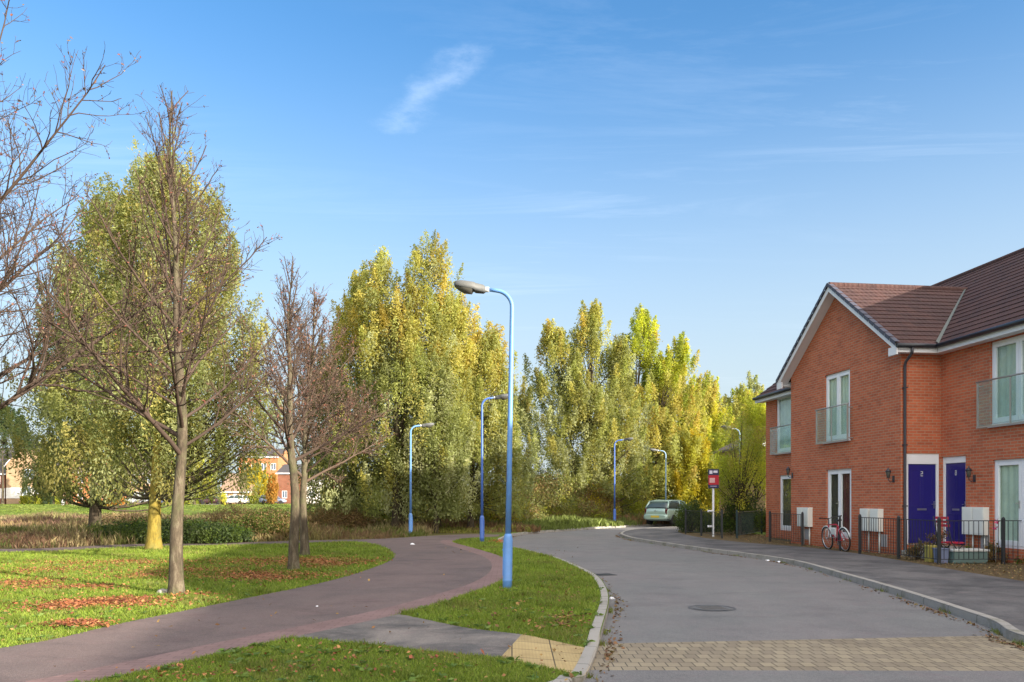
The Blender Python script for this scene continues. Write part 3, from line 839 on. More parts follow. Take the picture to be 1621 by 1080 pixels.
    def ridge(a, b, rad=.11):
        rg = MB(); a = Vector(a); b = Vector(b); m_ = int((b-a).length/.45)
        P, Q = [], []
        for i in range(m_):
            P += [a.lerp(b, (i+.02)/m_)-Vector((0, 0, .045)), a.lerp(b, (i+.98)/m_)-Vector((0, 0, .045)), a.lerp(b, (i+.985)/m_)-Vector((0, 0, .045)), a.lerp(b, (i+1.015)/m_)-Vector((0, 0, .045))]; Q += [rad, rad, rad*.93, rad*.93]
        rg.tube(P, Q, 12, smooth=False)
        rg.build('ridge_tiles', M['roof'], ro)
    ridge((X0, ym, zm+.02), (X1+.3, ym, zm+.02)); ridge((gr, fy, gz+.02), (gr, yv-.1, gz+.02))
    v = MB()
    for s_ in (0, 1):
        xa = xe0 if s_ == 0 else xe1; sg = 1 if s_ == 0 else -1
        A = Vector((xa, ov, ez+.03)); B = Vector((gr, yv, gz+.03)); wv = Vector((.05*sg, .0, -.0)); w2 = Vector((-.06*sg, 0, 0))
        v.face([A+w2+Vector((0, 0, .0)), A+wv+Vector((0, 0, .08)), B+wv*.3+Vector((0, 0, .03)), B+w2+Vector((0, 0, .01))])
    v.build('valley_flashing', plain('lead_grey', (.085, .095, .085), .6, 0, .2, 5), ro)
    # barge boards + dark verge tiles of the gable
    for s_ in (0, 1):
        xa = xe0 if s_ == 0 else xe1
        bb = MB(); A = Vector((xa, fy, ez)); B = Vector((gr, fy, gz)); dn = Vector((0, 0, -.20)); th = Vector((0, -.03, 0)); d0 = Vector((0, 0, -.03))
        P = [A+d0, B+d0, B+dn, A+dn]; Q = [p+th for p in P]
        for q in (P, Q[::-1], [P[0], Q[0], Q[1], P[1]], [P[3], P[2], Q[2], Q[3]]): bb.face(q)
        # box end of the eave
        bb.box(min(xa, xa+(.36 if s_ == 0 else -.36)), max(xa, xa+(.36 if s_ == 0 else -.36)), fy-.035, fy+.004, ez-.26, ez-.05)
        bb.build('barge_board', M['soffit'], H)
        vt = MB(); A2 = A+Vector((0, .045, .035)); B2 = B+Vector((0, .045, .05))
        N = 14
        for i in range(N):
            a = A2.lerp(B2, i/N); b_ = A2.lerp(B2, (i+1)/N-.004)
            vt.face([a+Vector((0, 0, -.085)), b_+Vector((0, 0, -.085)), b_+Vector((0, 0, .02)), a+Vector((0, 0, .035))])
            vt.face([a+Vector((0, 0, .035)), b_+Vector((0, 0, .02)), b_+Vector((0, -.14, .02)), a+Vector((0, -.14, .035))])
        vt.build('verge_tile', plain('verge_blue_black', (.06, .06, .085), .6, 0, .2, 6), ro)
        sf = MB(); A3 = Vector((xa, D+.002, ez-.14)); B3 = Vector((gr, D+.002, gz-.14)); f_ = Vector((0, ov-.04, 0))
        sf.face([A3, B3, B3+f_, A3+f_]); sf.build('soffit', M['soffit'], H)
    # fascias, soffits, gutters
    for q in ((X0, xe0+.02, ov-.055, ov-.025), (xe0+.055, xe0+.03, ov-.025, fy-.036), (GW+ov-.055, GW+ov-.03, ov-.02, fy-.036), (xe1, X1+.3, ov-.055, ov-.025)):
        fa = MB(); fa.box(*q, EAVE-.10, ez-.01); fa.build('fascia', M['soffit'], H)
    z = EAVE-.09
    for q in ((X0, xe0+.05, .003, ov-.06), (xe0+.06, -.003, .003, D+ov-.05), (GW+.003, xe1-.06, .004, D+ov-.05), (xe1-.05, X1+.28, .003, ov-.06)):
        sf = MB(); sf.box(*q, z, z+.012); sf.build('soffit', M['soffit'], H)
    def gut(a, b): g = MB(); g.tube([a, b], .058, 10); g.build('gutter', M['gutter'], H)
    gut((X0, ov+.04, ez-.035), (xe0-.03, ov+.04, ez-.035)); gut((xe0-.035, ov+.04, ez-.036), (xe0-.035, fy+.02, ez-.036)); gut((xe1+.03, ov+.04, ez-.036), (xe1+.03, fy, ez-.036)); gut((xe1, ov+.04, ez-.035), (X1+.3, ov+.04, ez-.035))
    dp = MB(); yd = 1.055
    dp.tube([(xe0-.035, yd, ez-.09), (xe0-.02, yd, ez-.22), (-.09, yd, ez-.42), (-.06, yd, ez-.52), (-.06, yd, .12), (-.12, yd, .04)], .036, 10)
    for zz in (1.3, 2.9, 4.4): dp.box(-.11, -.003, yd-.05, yd+.05, zz, zz+.03)
    dp.build('downpipe', M['pipe'], H)
    # gable eave corbel blocks
    # windows and doors
    french(H, 'window', gu0, gu1-gu0, gz0, gz1-gz0, D, 2, curt='curtain', handle=False)
    balcony(H, gu0-.14, gu1-gu0+.34, gz0-.03, 1.04, D)
    french(H, 'french_door', fu0, fu1-fu0, fz0, fz1-fz0, D, 2, curt=['curtain_red', 'dim_room_sheet'], sill=False)
    french(H, 'window', mu0, mu1-mu0, mz0, mz1-mz0, 0, 2, curt='curtain', handle=False)
    balcony(H, mu0-.2, mu1-mu0+.42, mz0-.03, 1.10, 0)
    french(H, 'french_door', nu0, nu1-nu0, nz0, nz1-nz0, 0, 2, curt='curtain_g', sill=False)
    french(H, 'window', lu0, su1-lu0, sz0, sz1-sz0, 0, 2, curt='curtain', handle=False)
    balcony(H, lu0-.1, su1-lu0+.22, sz0-.03, 1.0, 0)
    french(H, 'french_door', lu0, lu1-lu0, SILL, lz1-SILL, 0, 2, curt='dim_room_sheet', sill=False)
    front_door(H, .94, 2.37, (-.065+.1, .04, SILL), R(90), '2', head=.20, mirror=-1)
    front_door(H, .93, 2.28, (d2a, -.065, SILL), 0, '8', head=.10, mirror=-1)
    def boxes(xc, yl, zc, wd, hh, n=2, gap=.03):
        for i in range(n):
            x = xc-(n*(wd+gap))/2+i*(wd+gap)
            m = MB(); m.box(x, x+wd, yl+.002, yl+.16, zc-hh/2, zc+hh/2); m.box(x+.03, x+wd-.03, yl+.16, yl+.168, zc-hh/2+.04, zc+hh/2-.04)
            m.build('meter_box', M['box_white'], H, bevel=.01)
            c = MB(); c.tube([(x+wd*.3, yl+.05, zc-hh/2), (x+wd*.3, yl+.05, .02)], .022, 8); c.build('conduit', M['box_white'], H)
    bx, bz = hloc(1277, 818.5, D); boxes(bx, D, bz, .36, .62)
    bx, bz = hloc(1382, 823, D); boxes(bx, D, bz, .40, .62, gap=.10)
    bx, bz = hloc(1545.5, 824.5, 0); boxes(bx-.06, 0, bz, .37, .68, gap=.015)
    for (px, py, yl) in ((1278, 846, D), (1400, 856, D), (1560, 857, 0)):
        vx_, vz = hloc(px, py, yl); m = MB(); m.box(vx_-.14, vx_+.14, yl+.002, yl+.02, vz-.17, vz+.17)
        for i in range(7): m.box(vx_-.12, vx_+.12, yl+.02, yl+.03, vz-.15+i*.045, vz-.15+i*.045+.02)
        m.build('air_vent', M['vent'], H)
    for (px, py, yl) in ((1415, 758, D), (1543, 757, 0)):
        vx_, vz = hloc(px, py, yl); wall_lamp(H, (vx_, yl, vz))
    wall_lamp(H, (GW-.12, D, 2.3))
    # small galvanised strip lights / lintel clips over the openings seen as pale ticks
    return H
house = main_house()

def simple_house(name, label, loc, rz, L, W, eave, ridge, wallm, roofm, openings=(), door=None, along=True, ov=.3, band=None, chimney=None):
    """house in its own frame: x along the front 0..L, y inward 0..W, front face at y=0 towards -y"""
    H = empty(name, loc, rz); tag(H, label, 'house')
    w = MB(); h = [(a, a+b, c, c+d) for (a, b, c, d) in openings]
    Mf = Matrix.Translation((L, 0, 0)) @ Matrix.Rotation(R(180), 4, 'Z')
    wall_panel(w, Mf, L, eave, [(L-b, L-a, c, d) for (a, b, c, d) in h], .08)
    w.face([(0, 0, 0), (0, W, 0), (0, W, eave), (0, 0, eave)]); w.face([(L, W, 0), (L, 0, 0), (L, 0, eave), (L, W, eave)]); w.face([(0, W, 0), (L, W, 0), (L, W, eave), (0, W, eave)])
    if along:
        for x, s in ((0, 1), (L, -1)): w.face([(x, 0, eave), (x, W, eave), (x, W/2, ridge)][::-s])
    else:
        w.face([(0, 0, eave), (L, 0, eave), (L/2, 0, ridge)]); w.face([(L, W, eave), (0, W, eave), (L/2, W, ridge)])
    w.build('wall', M[wallm], H)
    r = MB(); t = .12
    if along:
        s = (ridge-eave)/(W/2)
        for (ya, yb) in ((-ov, W/2), (W+ov, W/2)):
            za = eave-ov*s; r.prism([(ya, za), (yb, ridge), (yb, ridge+t), (ya, za+t)], -ov, L+ov, 'x')
    else:
        s = (ridge-eave)/(L/2)
        for (xa, xb) in ((-ov, L/2), (L+ov, L/2)):
            za = eave-ov*s; r.prism([(xa, za), (xb, ridge), (xb, ridge+t), (xa, za+t)], -ov, W+ov, 'y')
    ro = r.build('roof', M[roofm], H)
    if not along:
        b = MB(); s = (ridge-eave)/(L/2)
        for (xa, xb) in ((-ov, L/2), (L+ov, L/2)):
            za = eave-ov*s; b.prism([(xa, za-.15), (xb, ridge-.15), (xb, ridge+.05), (xa, za+.05)], -ov-.04, -ov-.004, 'y')
        b.build('barge_board', M['white'], H)
    else:
        b = MB(); s = (ridge-eave)/(W/2); b.box(-ov, L+ov, -ov-.035, -ov-.004, eave-ov*s-.12, eave-ov*s+.08); b.build('fascia', M['white'], H)
    if chimney:
        c = MB(); c.box(chimney[0], chimney[0]+.7, W/2-.4, W/2+.4, ridge-.6, ridge+.9); c.build('chimney', M[wallm], ro)
    for (a, b_, c, d) in h:
        f = MB(); f.box(a, a+.08, .02, .08, c, d).box(b_-.08, b_, .02, .08, c, d).box(a+.08, b_-.08, .02, .08, c, c+.08).box(a+.08, b_-.08, .02, .08, d-.08, d).box((a+b_)/2-.04, (a+b_)/2+.04, .02, .08, c+.08, d-.08)
        fo = f.build('window', M['white'], H); g = MB(); g.box(a+.08, b_-.08, .055, .07, c+.08, d-.08); g.build('pane', M['far_glass'], fo)
    if band:
        m = MB(); z0, z1 = band; 
        hh = [q for q in h if q[2] < z1 and q[3] > z0]
        xs = [0]+sorted([v for q in hh for v in (q[0], q[1])])+[L]
        for i in range(0, len(xs)-1, 2): m = MB(); m.box(xs[i], xs[i+1], -.05, -.003, z0, z1); m.build('render_band', M['white_matt'], H)
    return H
# the rest of the terrace runs on past the right edge of the picture and shades the road
ux, uy = -.126, .992
def along(t, y=0): return (HO[0]+ux*t-.992*y, HO[1]+uy*t-.126*y)
p = along(-23.4); simple_house('brick_house', 'next brick house of the terrace beyond the right edge', (*p, 0), HRZ, 17.1, -9, 5.4, 9.1, 'brick', 'roof_far', along=True)
p = along(-36.0); simple_house('brick_house', 'low brick house added out of view on the right to shade the path', (*p, 0), HRZ, 12.2, -8, 4.4, 7.9, 'brick', 'roof_far')  # unseen house added to close a sun gap and shade road and path
# buff building behind the terrace
simple_house('buff_brick_building', 'yellow brick building half hidden behind the end of the red house', (12.9, 40.5, 0), R(2), 9, 8, 4.4, 6.6, 'brick_buff', 'roof_far', openings=((2.2, 1.0, 1.0, 1.2), (2.2, 1.0, 3.2, 1.1)), along=False)

BG = 130.0; GZ = .67
def bx_(px, d=BG): return (px-CX)/F*d
def bgh(name, label, p0, p1, d, depth, eave, ridge, wm, rm, **k):
    x0, x1 = bx_(p0, d), bx_(p1, d)
    return simple_house(name, label, (x0, d, float(terrain(x0, d))), 0, x1-x0, depth, eave, ridge, wm, rm, **k)
bgh('gabled_house', 'tan brick house with white ground floor band and steep white-edged gable, far left', 10, 78, 128, 9, 6.3, 10.2, 'brick_tan', 'roof_dark', along=False, band=(.9, 2.6),
    openings=((2.6, 1.3, .9, 1.9), (4.4, 1.3, .9, 1.9), (2.9, 1.6, 4.0, 1.6)))
bgh('terraced_house', 'dark roofed house at the left edge beside the tan gabled house', -60, 8, 129, 9, 5.2, 9.4, 'brick_dark', 'roof_dark', band=(1.0, 2.6), openings=((2.0, 1.2, 3.3, 1.3), (5, 1.2, 3.3, 1.3)))
bgh('terraced_house', 'dark gabled brick house right of the yellow-green clipped hedge', 80, 94, 127, 9, 5.5, 8.5, 'brick_dark', 'roof_dark', openings=((.3, .7, 3.2, 1.1),))
bgh('terraced_house', 'orange brick house with blue-white windows behind the dog walker', 95, 141, 131, 9, 5.4, 8.6, 'brick_orange', 'roof_far', openings=((1.2, .6, .4, 2.2), (2.9, .8, .4, 2.2), (1.1, .8, 3.5, 1.2), (2.9, .9, 3.5, 1.2)))
bgh('low_brick_house', 'low orange brick house between the two lawn willow trunks', 150, 196, 133, 8, 2.6, 6.0, 'brick_orange', 'roof_far', openings=((1.2, 1.2, .9, 1.2), (3.2, 1.0, .9, 1.2)))
bgh('terraced_house', 'brick house with white windows behind the white van', 198, 250, 134, 9, 5.2, 8.4, 'brick_tan', 'roof_far', openings=((1, 1.2, .8, 1.3), (3.2, 1.2, .8, 1.3), (1, 1.2, 3.4, 1.2), (3.2, 1.2, 3.4, 1.2)))
bgh('bungalow', 'cream bungalow behind the low green hedge', 262, 305, 132, 8, 2.6, 5.2, 'white_matt', 'roof_brown', openings=((1.0, 1.2, .9, 1.1), (2.9, 1.0, .9, 1.1)))
bgh('yellow_house', 'small yellow house with sloping brown roof beside the white parked car', 350, 396, 127, 8, 2.1, 4.9, 'brick_buff', 'roof_brown', openings=((.6, .5, 1.1, .5), (2.0, .5, 1.1, .5)))
bgh('apartment_block', 'tall orange and grey apartment block rising behind the yellow tree', 378, 440, 165, 12, 9.6, 11.5, 'brick_orange', 'roof_dark', openings=tuple((.6+i*2.0, 1.1, 1+j*2.9, 1.4) for i in range(4) for j in range(3)))
bgh('red_building', 'dark red clad building left of the middle bare tree trunk', 440, 478, 138, 10, 5.4, 7.0, 'brick_dark', 'roof_dark', openings=((.7, .9, 1, 1.3), (2.4, .9, 1, 1.3)))
bgh('cream_house', 'cream house glimpsed just right of the middle bare trees', 482, 520, 140, 9, 4.2, 6.4, 'white_matt', 'roof_dark', openings=((.8, 1, 1, 1.2), (2.6, 1, 1, 1.2)))
# far road in front of those houses
m = MB(); N = 30
for i in range(N):
    xa = -95+i*3.2; xb = xa+3.2
    m.face([(xa, 118.5, float(terrain(xa, 118.5))+.02), (xb, 118.5, float(terrain(xb, 118.5))+.02), (xb, 124, float(terrain(xb, 124))+.02), (xa, 124, float(terrain(xa, 124))+.02)])
tag(m.build('far_road', M['farpath']), kind='structure')

# ------------------------------------------------------------------ street lamps
def street_lamp(label, x, y, H, az, arm, mat='lamp_blue', z=0, lean=0, head=1.0):
    """tapered column with a wider base, swan-neck arm towards azimuth az, lantern at its end"""
    L = empty('street_lamp', (x, y, z)); tag(L, label, 'street lamp', 'blue street lamps')
    L.rotation_euler = (0, lean, az)
    zb = .88
    b = MB(); b.lathe([(.077, -.1), (.077, .12), (.081, .13), (.081, .15), (.077, .16), (.077, zb-.06), (.066, zb), (.052, zb+.04)], 18); b.build('base', M[mat], L)
    d = MB(); d.box(.070, .083, -.04, .04, .22, zb-.12); d.lathe([(.012, 0), (.012, .012)], 8, (.082, .0, .65), 'x'); d.build('inspection_door', M[mat], L, bevel=.004)
    r = .28; top = H-.10; pts = [(0, 0, zb), (0, 0, H*.5), (0, 0, top-r)]; rad = [.050, .043, .036]
    for k in range(1, 9):
        a = k/8*R(84); pts.append((r*(1-math.cos(a)), 0, top-r+r*math.sin(a))); rad.append(.034)
    e = pts[-1]; pts.append((arm, 0, e[2]+(arm-e[0])*math.tan(R(6)))); rad.append(.030)
    c = MB(); c.tube(pts, rad, 14); c.build('column', M[mat], L)
    s_ = MB(); s_.box(.036, .052, -.022, .022, 1.78, 2.02); s_.build('number_plate', M['pipe'], L, bevel=.002)
    ex, ez = pts[-1][0], pts[-1][2]
    h = MB(); h.lathe([(.04, 0), (.045, .01), (.045, .06), (.04, .07)], 12, (ex-.01, 0, ez), 'x'); h.build('collar', M['grey_white'], L)
    hd = empty('lantern_mount', (ex+.05, 0, ez)); COL.objects.unlink(hd); bpy.data.objects.remove(hd)
    # lantern: back gear box narrowing into the bowl
    ln = .60; secs = [(.0, .06, .045, -.045), (.04, .085, .065, -.065), (.20, .10, .075, -.07), (.22, .125, .085, -.05), (.48, .13, .085, -.045), (.585, .11, .065, -.03), (.62, .085, .035, -.01)]
    hb = MB(); n = 12; o = 0
    for (t, w, u, dn) in secs:
        for k in range(n):
            a = 2*math.pi*k/n; cc, ss = math.cos(a), math.sin(a)
            yy = w*math.copysign(abs(cc)**.45, cc); zz = (u if ss > 0 else -dn)*math.copysign(abs(ss)**.45, ss)
            hb.v.append((ex+.05+t*.84, yy, ez+zz+t*.10))
    for i in range(len(secs)-1):
        for k in range(n):
            a = i*n+k; b2 = i*n+(k+1) % n; hb.f.append((a, b2, b2+n, a+n)); hb.sm.append(True)
    hb.f.append(tuple(range(n-1, -1, -1))); hb.sm.append(False); e_ = (len(secs)-1)*n; hb.f.append(tuple(e_+k for k in range(n))); hb.sm.append(False)
    lo = hb.build('lantern', M['lamp_head'], L)
    g = MB(); n = 10; secs = [(.235, .105, -.045), (.27, .115, -.11), (.42, .12, -.115), (.54, .10, -.07), (.58, .08, -.04)]
    for (t, w, dn) in secs:
        for k in range(n):
            a = math.pi+math.pi*k/(n-1); g.v.append((ex+.05+t*.84, w*math.cos(a), ez-.02+t*.10+(-dn-.02)*math.sin(a)))
    for i in range(len(secs)-1):
        for k in range(n-1): a = i*n+k; g.f.append((a, a+1, a+1+n, a+n)); g.sm.append(True)
    g.build('bowl', M['lens'], lo)
    return L
x, y = G(803, 932); street_lamp('tall bright blue street lamp with dark grey lantern, nearest, between path and road', x, y, 5.08, R(180), .40, 'lamp_blue', lean=-.017, head=2)
x, y = G(763, 858); street_lamp('deep blue street lamp on the tip of the grass, second from the camera', x, y, 5.12, R(0), .42, 'lamp_blue2')
street_lamp('pale blue street lamp beyond the far footpath, before the middle willows', (650-CX)/F*32.4, 32.4, 4.58, R(20), .40, 'lamp_blue')
street_lamp('blue-green street lamp across the far bend before the right willows', 5.95, 46.2, 5.0, R(-10), .50, 'lamp_blue2')
street_lamp('pale grey-green street lamp behind the parked car', (1054-CX)/F*50, 50, 4.62, R(180), .45, 'lamp_pale')
street_lamp('street lamp tangled in the small tree left of the red house', (1171-CX)/F*38, 38, 4.95, R(190), .35, 'lamp_pale')

# ------------------------------------------------------------------ railings
def railing(label, pts, h=1.02, posts=None, hp=None, heavy=True, skip_bars=False, mat='railing', rails=True, spacing=.115, name='railing'):
    """posts at every point; between neighbours a top rail, a bottom rail and thin uprights"""
    A = Vector((*pts[0], 0)); O = empty(name, A); tag(O, label, 'fence', 'black railings along the pavement')
    for p in pts:
        q = Vector((*p, 0))-A; m = MB(); pr = .032 if heavy else .024
        m.box(q.x-pr, q.x+pr, q.y-pr, q.y+pr, -.1, h+.02); m.lathe([(pr*1.2, 0), (pr*1.2, .015), (pr*.6, .04), (.004, .05)], 8, (q.x, q.y, h+.02))
        m.build('post', M[mat], O, bevel=.003)
    for i in range(len(pts)-1):
        a = Vector((*pts[i], 0))-A; b = Vector((*pts[i+1], 0))-A; d = (b-a); L = d.length; d.normalize(); Mx = Matrix.Translation(a) @ Matrix.Rotation(math.atan2(d.y, d.x), 4, 'Z')
        m = MB(); m.box(.034, L-.034, -.018, .018, h-.03, h-.012, Mx).box(.034, L-.034, -.014, .014, .11, .125, Mx)
        n = max(1, int(L/spacing))
        for k in range(1, n):
            x = L*k/n; m.box(x-.0055, x+.0055, -.0055, .0055, .125, h-.03, Mx)
        m.build('railing_panel', M[mat], O)
    return O
railing('black railing running in front of the blue doors and the right french doors', [(9.50, 21.75), (9.66, 19.9), (9.76, 18.2), (11.30, 18.32), (12.0, 18.36)])
railing('black railing before the far end of the gable, by the narrow glazed door', [(8.97, 27.7), (9.30, 25.5)])
railing('single dark railing post standing behind the bicycle', [(9.47, 23.0)], h=.95, heavy=False)
railing('black railing by the dark shrub and the estate board', [(7.50, 34.4), (7.68, 32.3), (7.96, 30.2)], spacing=.15)
railing('black railing turning back beside the small garden tree', [(8.47, 30.0), (10.75, 34.3)], mat='post_green', spacing=.15)

# ------------------------------------------------------------------ estate board
x, y = G(1129, 850)
B_ = empty('estate_board', (x, y, 0)); tag(B_, 'estate agent board, navy and red, on a white post by the railings', 'sign')
m = MB(); m.box(-.035, .035, -.035, .035, 0, 2.62); m.build('post', M['white'], B_, bevel=.004)
for z in (.42, 1.02): m = MB(); m.box(-.22, -.036, -.03, .03, z-.04, z+.04); m.build('crosspiece', M['white'], B_)
m = MB(); m.box(-.21, .21, -.062, -.037, 1.92, 2.68); bo = m.build('board', M['navy'], B_)
m = MB(); m.box(-.205, .205, -.067, -.0625, 2.06, 2.44); m.build('red_band', M['sign_red'], bo)
def text_obj(body, size, mat, parent, loc, name='lettering'):
    cu = bpy.data.curves.new(name, 'FONT'); cu.body = body; cu.size = size; cu.align_x = 'CENTER'; cu.extrude = .002
    o = bpy.data.objects.new(name, cu); link(o, parent); o.location = loc; o.rotation_euler = (R(90), 0, 0); cu.materials.append(mat); return o
m = MB(); m.box(-.165, -.045, -.0715, -.063, 2.49, 2.62).box(-.01, .155, -.0715, -.063, 2.53, 2.62); m.build('pale_wording', M['sign_white'], bo)
m = MB(); m.box(-.16, .05, -.0735, -.0675, 2.14, 2.33); m.build('pale_emblem', plain('emblem_pink', (.62, .36, .36), .6), bo)
m = MB(); m.box(-.13, .12, -.0715, -.063, 1.985, 2.02); m.build('pale_wording', plain('small_wording', (.3, .25, .4), .6), bo)

# ------------------------------------------------------------------ cars
def loft(mb, secs, n=20, e=.5):
    """secs: (y, half width bottom, half width top, z0, z1) -> rounded box sections"""
    o = len(mb.v)
    for (y, wb, wt, z0, z1) in secs:
        for k in range(n):
            a = 2*math.pi*(k+.5)/n; c, s = math.cos(a), math.sin(a)
            t = (math.copysign(abs(s)**e, s)+1)/2; w = wb+(wt-wb)*t
            mb.v.append((w*math.copysign(abs(c)**e, c), y, z0+(z1-z0)*t))
    for i in range(len(secs)-1):
        for k in range(n):
            a = o+i*n+k; b = o+i*n+(k+1) % n; mb.f.append((a, a+n, b+n, b)); mb.sm.append(True)
    mb.f.append(tuple(o+k for k in range(n))); mb.sm.append(False); q = o+(len(secs)-1)*n; mb.f.append(tuple(q+k for k in reversed(range(n)))); mb.sm.append(False)

def car(label, x, y, z, heading, paint, L=3.95, W=1.66, Hh=1.44, van=False, detail=True, group=None, rear_dark=False):
    """hatchback seen from any side; +y is forward"""
    C = empty('parked_car', (x, y, z), heading); tag(C, label, 'car' if not van else 'van', group)
    w = W/2; h = L/2
    b = MB(); loft(b, [(-h, w*.80, w*.76, .42, .74), (-h+.05, w*.95, w*.88, .28, .93), (-h+.35, w, w*.93, .22, .97), (-h*.4, w, w*.955, .2, .95), (h*.25, w, w*.95, .2, .93), (h*.62, w*.98, w*.90, .21, .86), (h-.12, w*.90, w*.80, .25, .74), (h, w*.72, w*.66, .36, .60)], 24, .38)
    b.build('body', M[paint], C)
    g = MB()
    if van: cab = [(-h+.06, w*.90, w*.84, .9, 1.70), (-h+.2, w*.93, w*.86, .9, Hh+.42), (h*.25, w*.93, w*.84, .9, Hh+.42), (h*.45, w*.92, w*.78, .88, Hh+.15), (h*.68, w*.88, w*.80, .84, .92)]
    else: cab = [(-h+.10, w*.86, w*.80, .90, 1.0), (-h+.46, w*.90, w*.74, .90, Hh-.07), (-h*.45, w*.92, w*.78, .90, Hh), (h*.08, w*.92, w*.78, .90, Hh-.01), (h*.26, w*.90, w*.76, .88, Hh-.12), (h*.56, w*.86, w*.80, .84, .92)]
    loft(g, cab, 24, .42); g.build('cabin_glass', M['car_glass'] if not van else M[paint], C)
    if detail:
        r = MB(); loft(r, [(-h+.40, w*.725, w*.715, Hh-.115, Hh-.045), (-h*.45, w*.79, w*.76, Hh-.10, Hh+.016), (h*.08, w*.79, w*.76, Hh-.10, Hh+.01), (h*.22, w*.75, w*.72, Hh-.14, Hh-.06)], 24, .42); r.build('roof', M[paint], C)
        for sx in (-1, 1):
            for q0, q1, rr in (((sx*w*.87, -h+.16, .95), (sx*w*.735, -h+.48, Hh-.07), .05), ((sx*w*.89, -h*.12, .93), (sx*w*.775, -h*.12, Hh-.03), .03), ((sx*w*.865, h*.55, .90), (sx*w*.745, h*.22, Hh-.10), .035)):
                p = MB(); p.tube([q0, q1], rr, 8); p.build('pillar', M[paint], C)
            t = MB(); loft(t, [(-h+.005, .05, .045, .62, .90), (-h+.06, .075, .06, .60, .95), (-h+.18, .06, .04, .62, .97)], 12, .5)
            t.build('tail_light', M['taillight'], C, loc=(sx*w*.80, 0, 0))
            mr = MB(); mr.box(sx*(w+.02), sx*(w+.16), h*.36, h*.44, .93, 1.05); mr.build('wing_mirror', M[paint], C, bevel=.02)
        bp = MB(); loft(bp, [(-h-.06, w*.78, w*.76, .34, .56), (-h-.02, w*.93, w*.92, .30, .60), (-h+.2, w*1.005, w*.99, .26, .60)], 24, .4); bp.build('bumper', M[paint], C)
        pl = MB(); pl.box(-.26, .26, -h-.075, -h-.055, .42, .53); pl.build('number_plate', M['plate_y'], C)
        bd = MB(); bd.lathe([(.045, 0), (.045, .01)], 16, (0, -h-.004, .80), 'y'); bd.build('badge', M['chrome'], C)
        wp = MB(); wp.box(-.04, .32, -h+.08, -h+.10, .985, 1.0); wp.build('rear_wiper', M['black'], C)
    for sx in (-1, 1):
        for yy in (-h*.63, h*.63):
            t = MB(); t.lathe([(.20, -.085), (.285, -.085), (.295, -.06), (.295, .06), (.285, .085), (.20, .085)], 24, (sx*(w-.085), yy, .295), 'x'); to = t.build('wheel', M['rubber'], C)
            rm = MB(); rm.lathe([(.20, -.07), (.19, -.075), (.05, -.04), (.05, .04), (.19, .075), (.20, .07)], 20, (sx*(w-.085), yy, .295), 'x'); rm.build('rim', M['chrome'], to)
    return C
car('pale silver-green hatchback parked on the pavement bend behind the dark shrub', 9.35, 46.9, .02, -R(37), 'paint_silver', W=1.6, Hh=1.42)
for (px, lab, pnt, van, hd) in ((217, 'white van parked before the houses left of the yellow-barked trunk', 'paint_white', True, R(90)), (372, 'white car parked beside the small yellow house', 'paint_white', False, R(80)),
                                (432, 'blue-grey car parked right of the yellow tree', 'paint_blue', False, R(-80)), (253, 'pale blue car parked just right of the yellow-barked trunk', 'paint_blue', False, R(90)),
                                (337, 'dark red car parked left of the small yellow house', 'paint_red', False, R(85))):
    X = bx_(px, 122); car(lab, X, 122, float(terrain(X, 122)), hd, pnt, van=van, group='cars parked before the far houses')

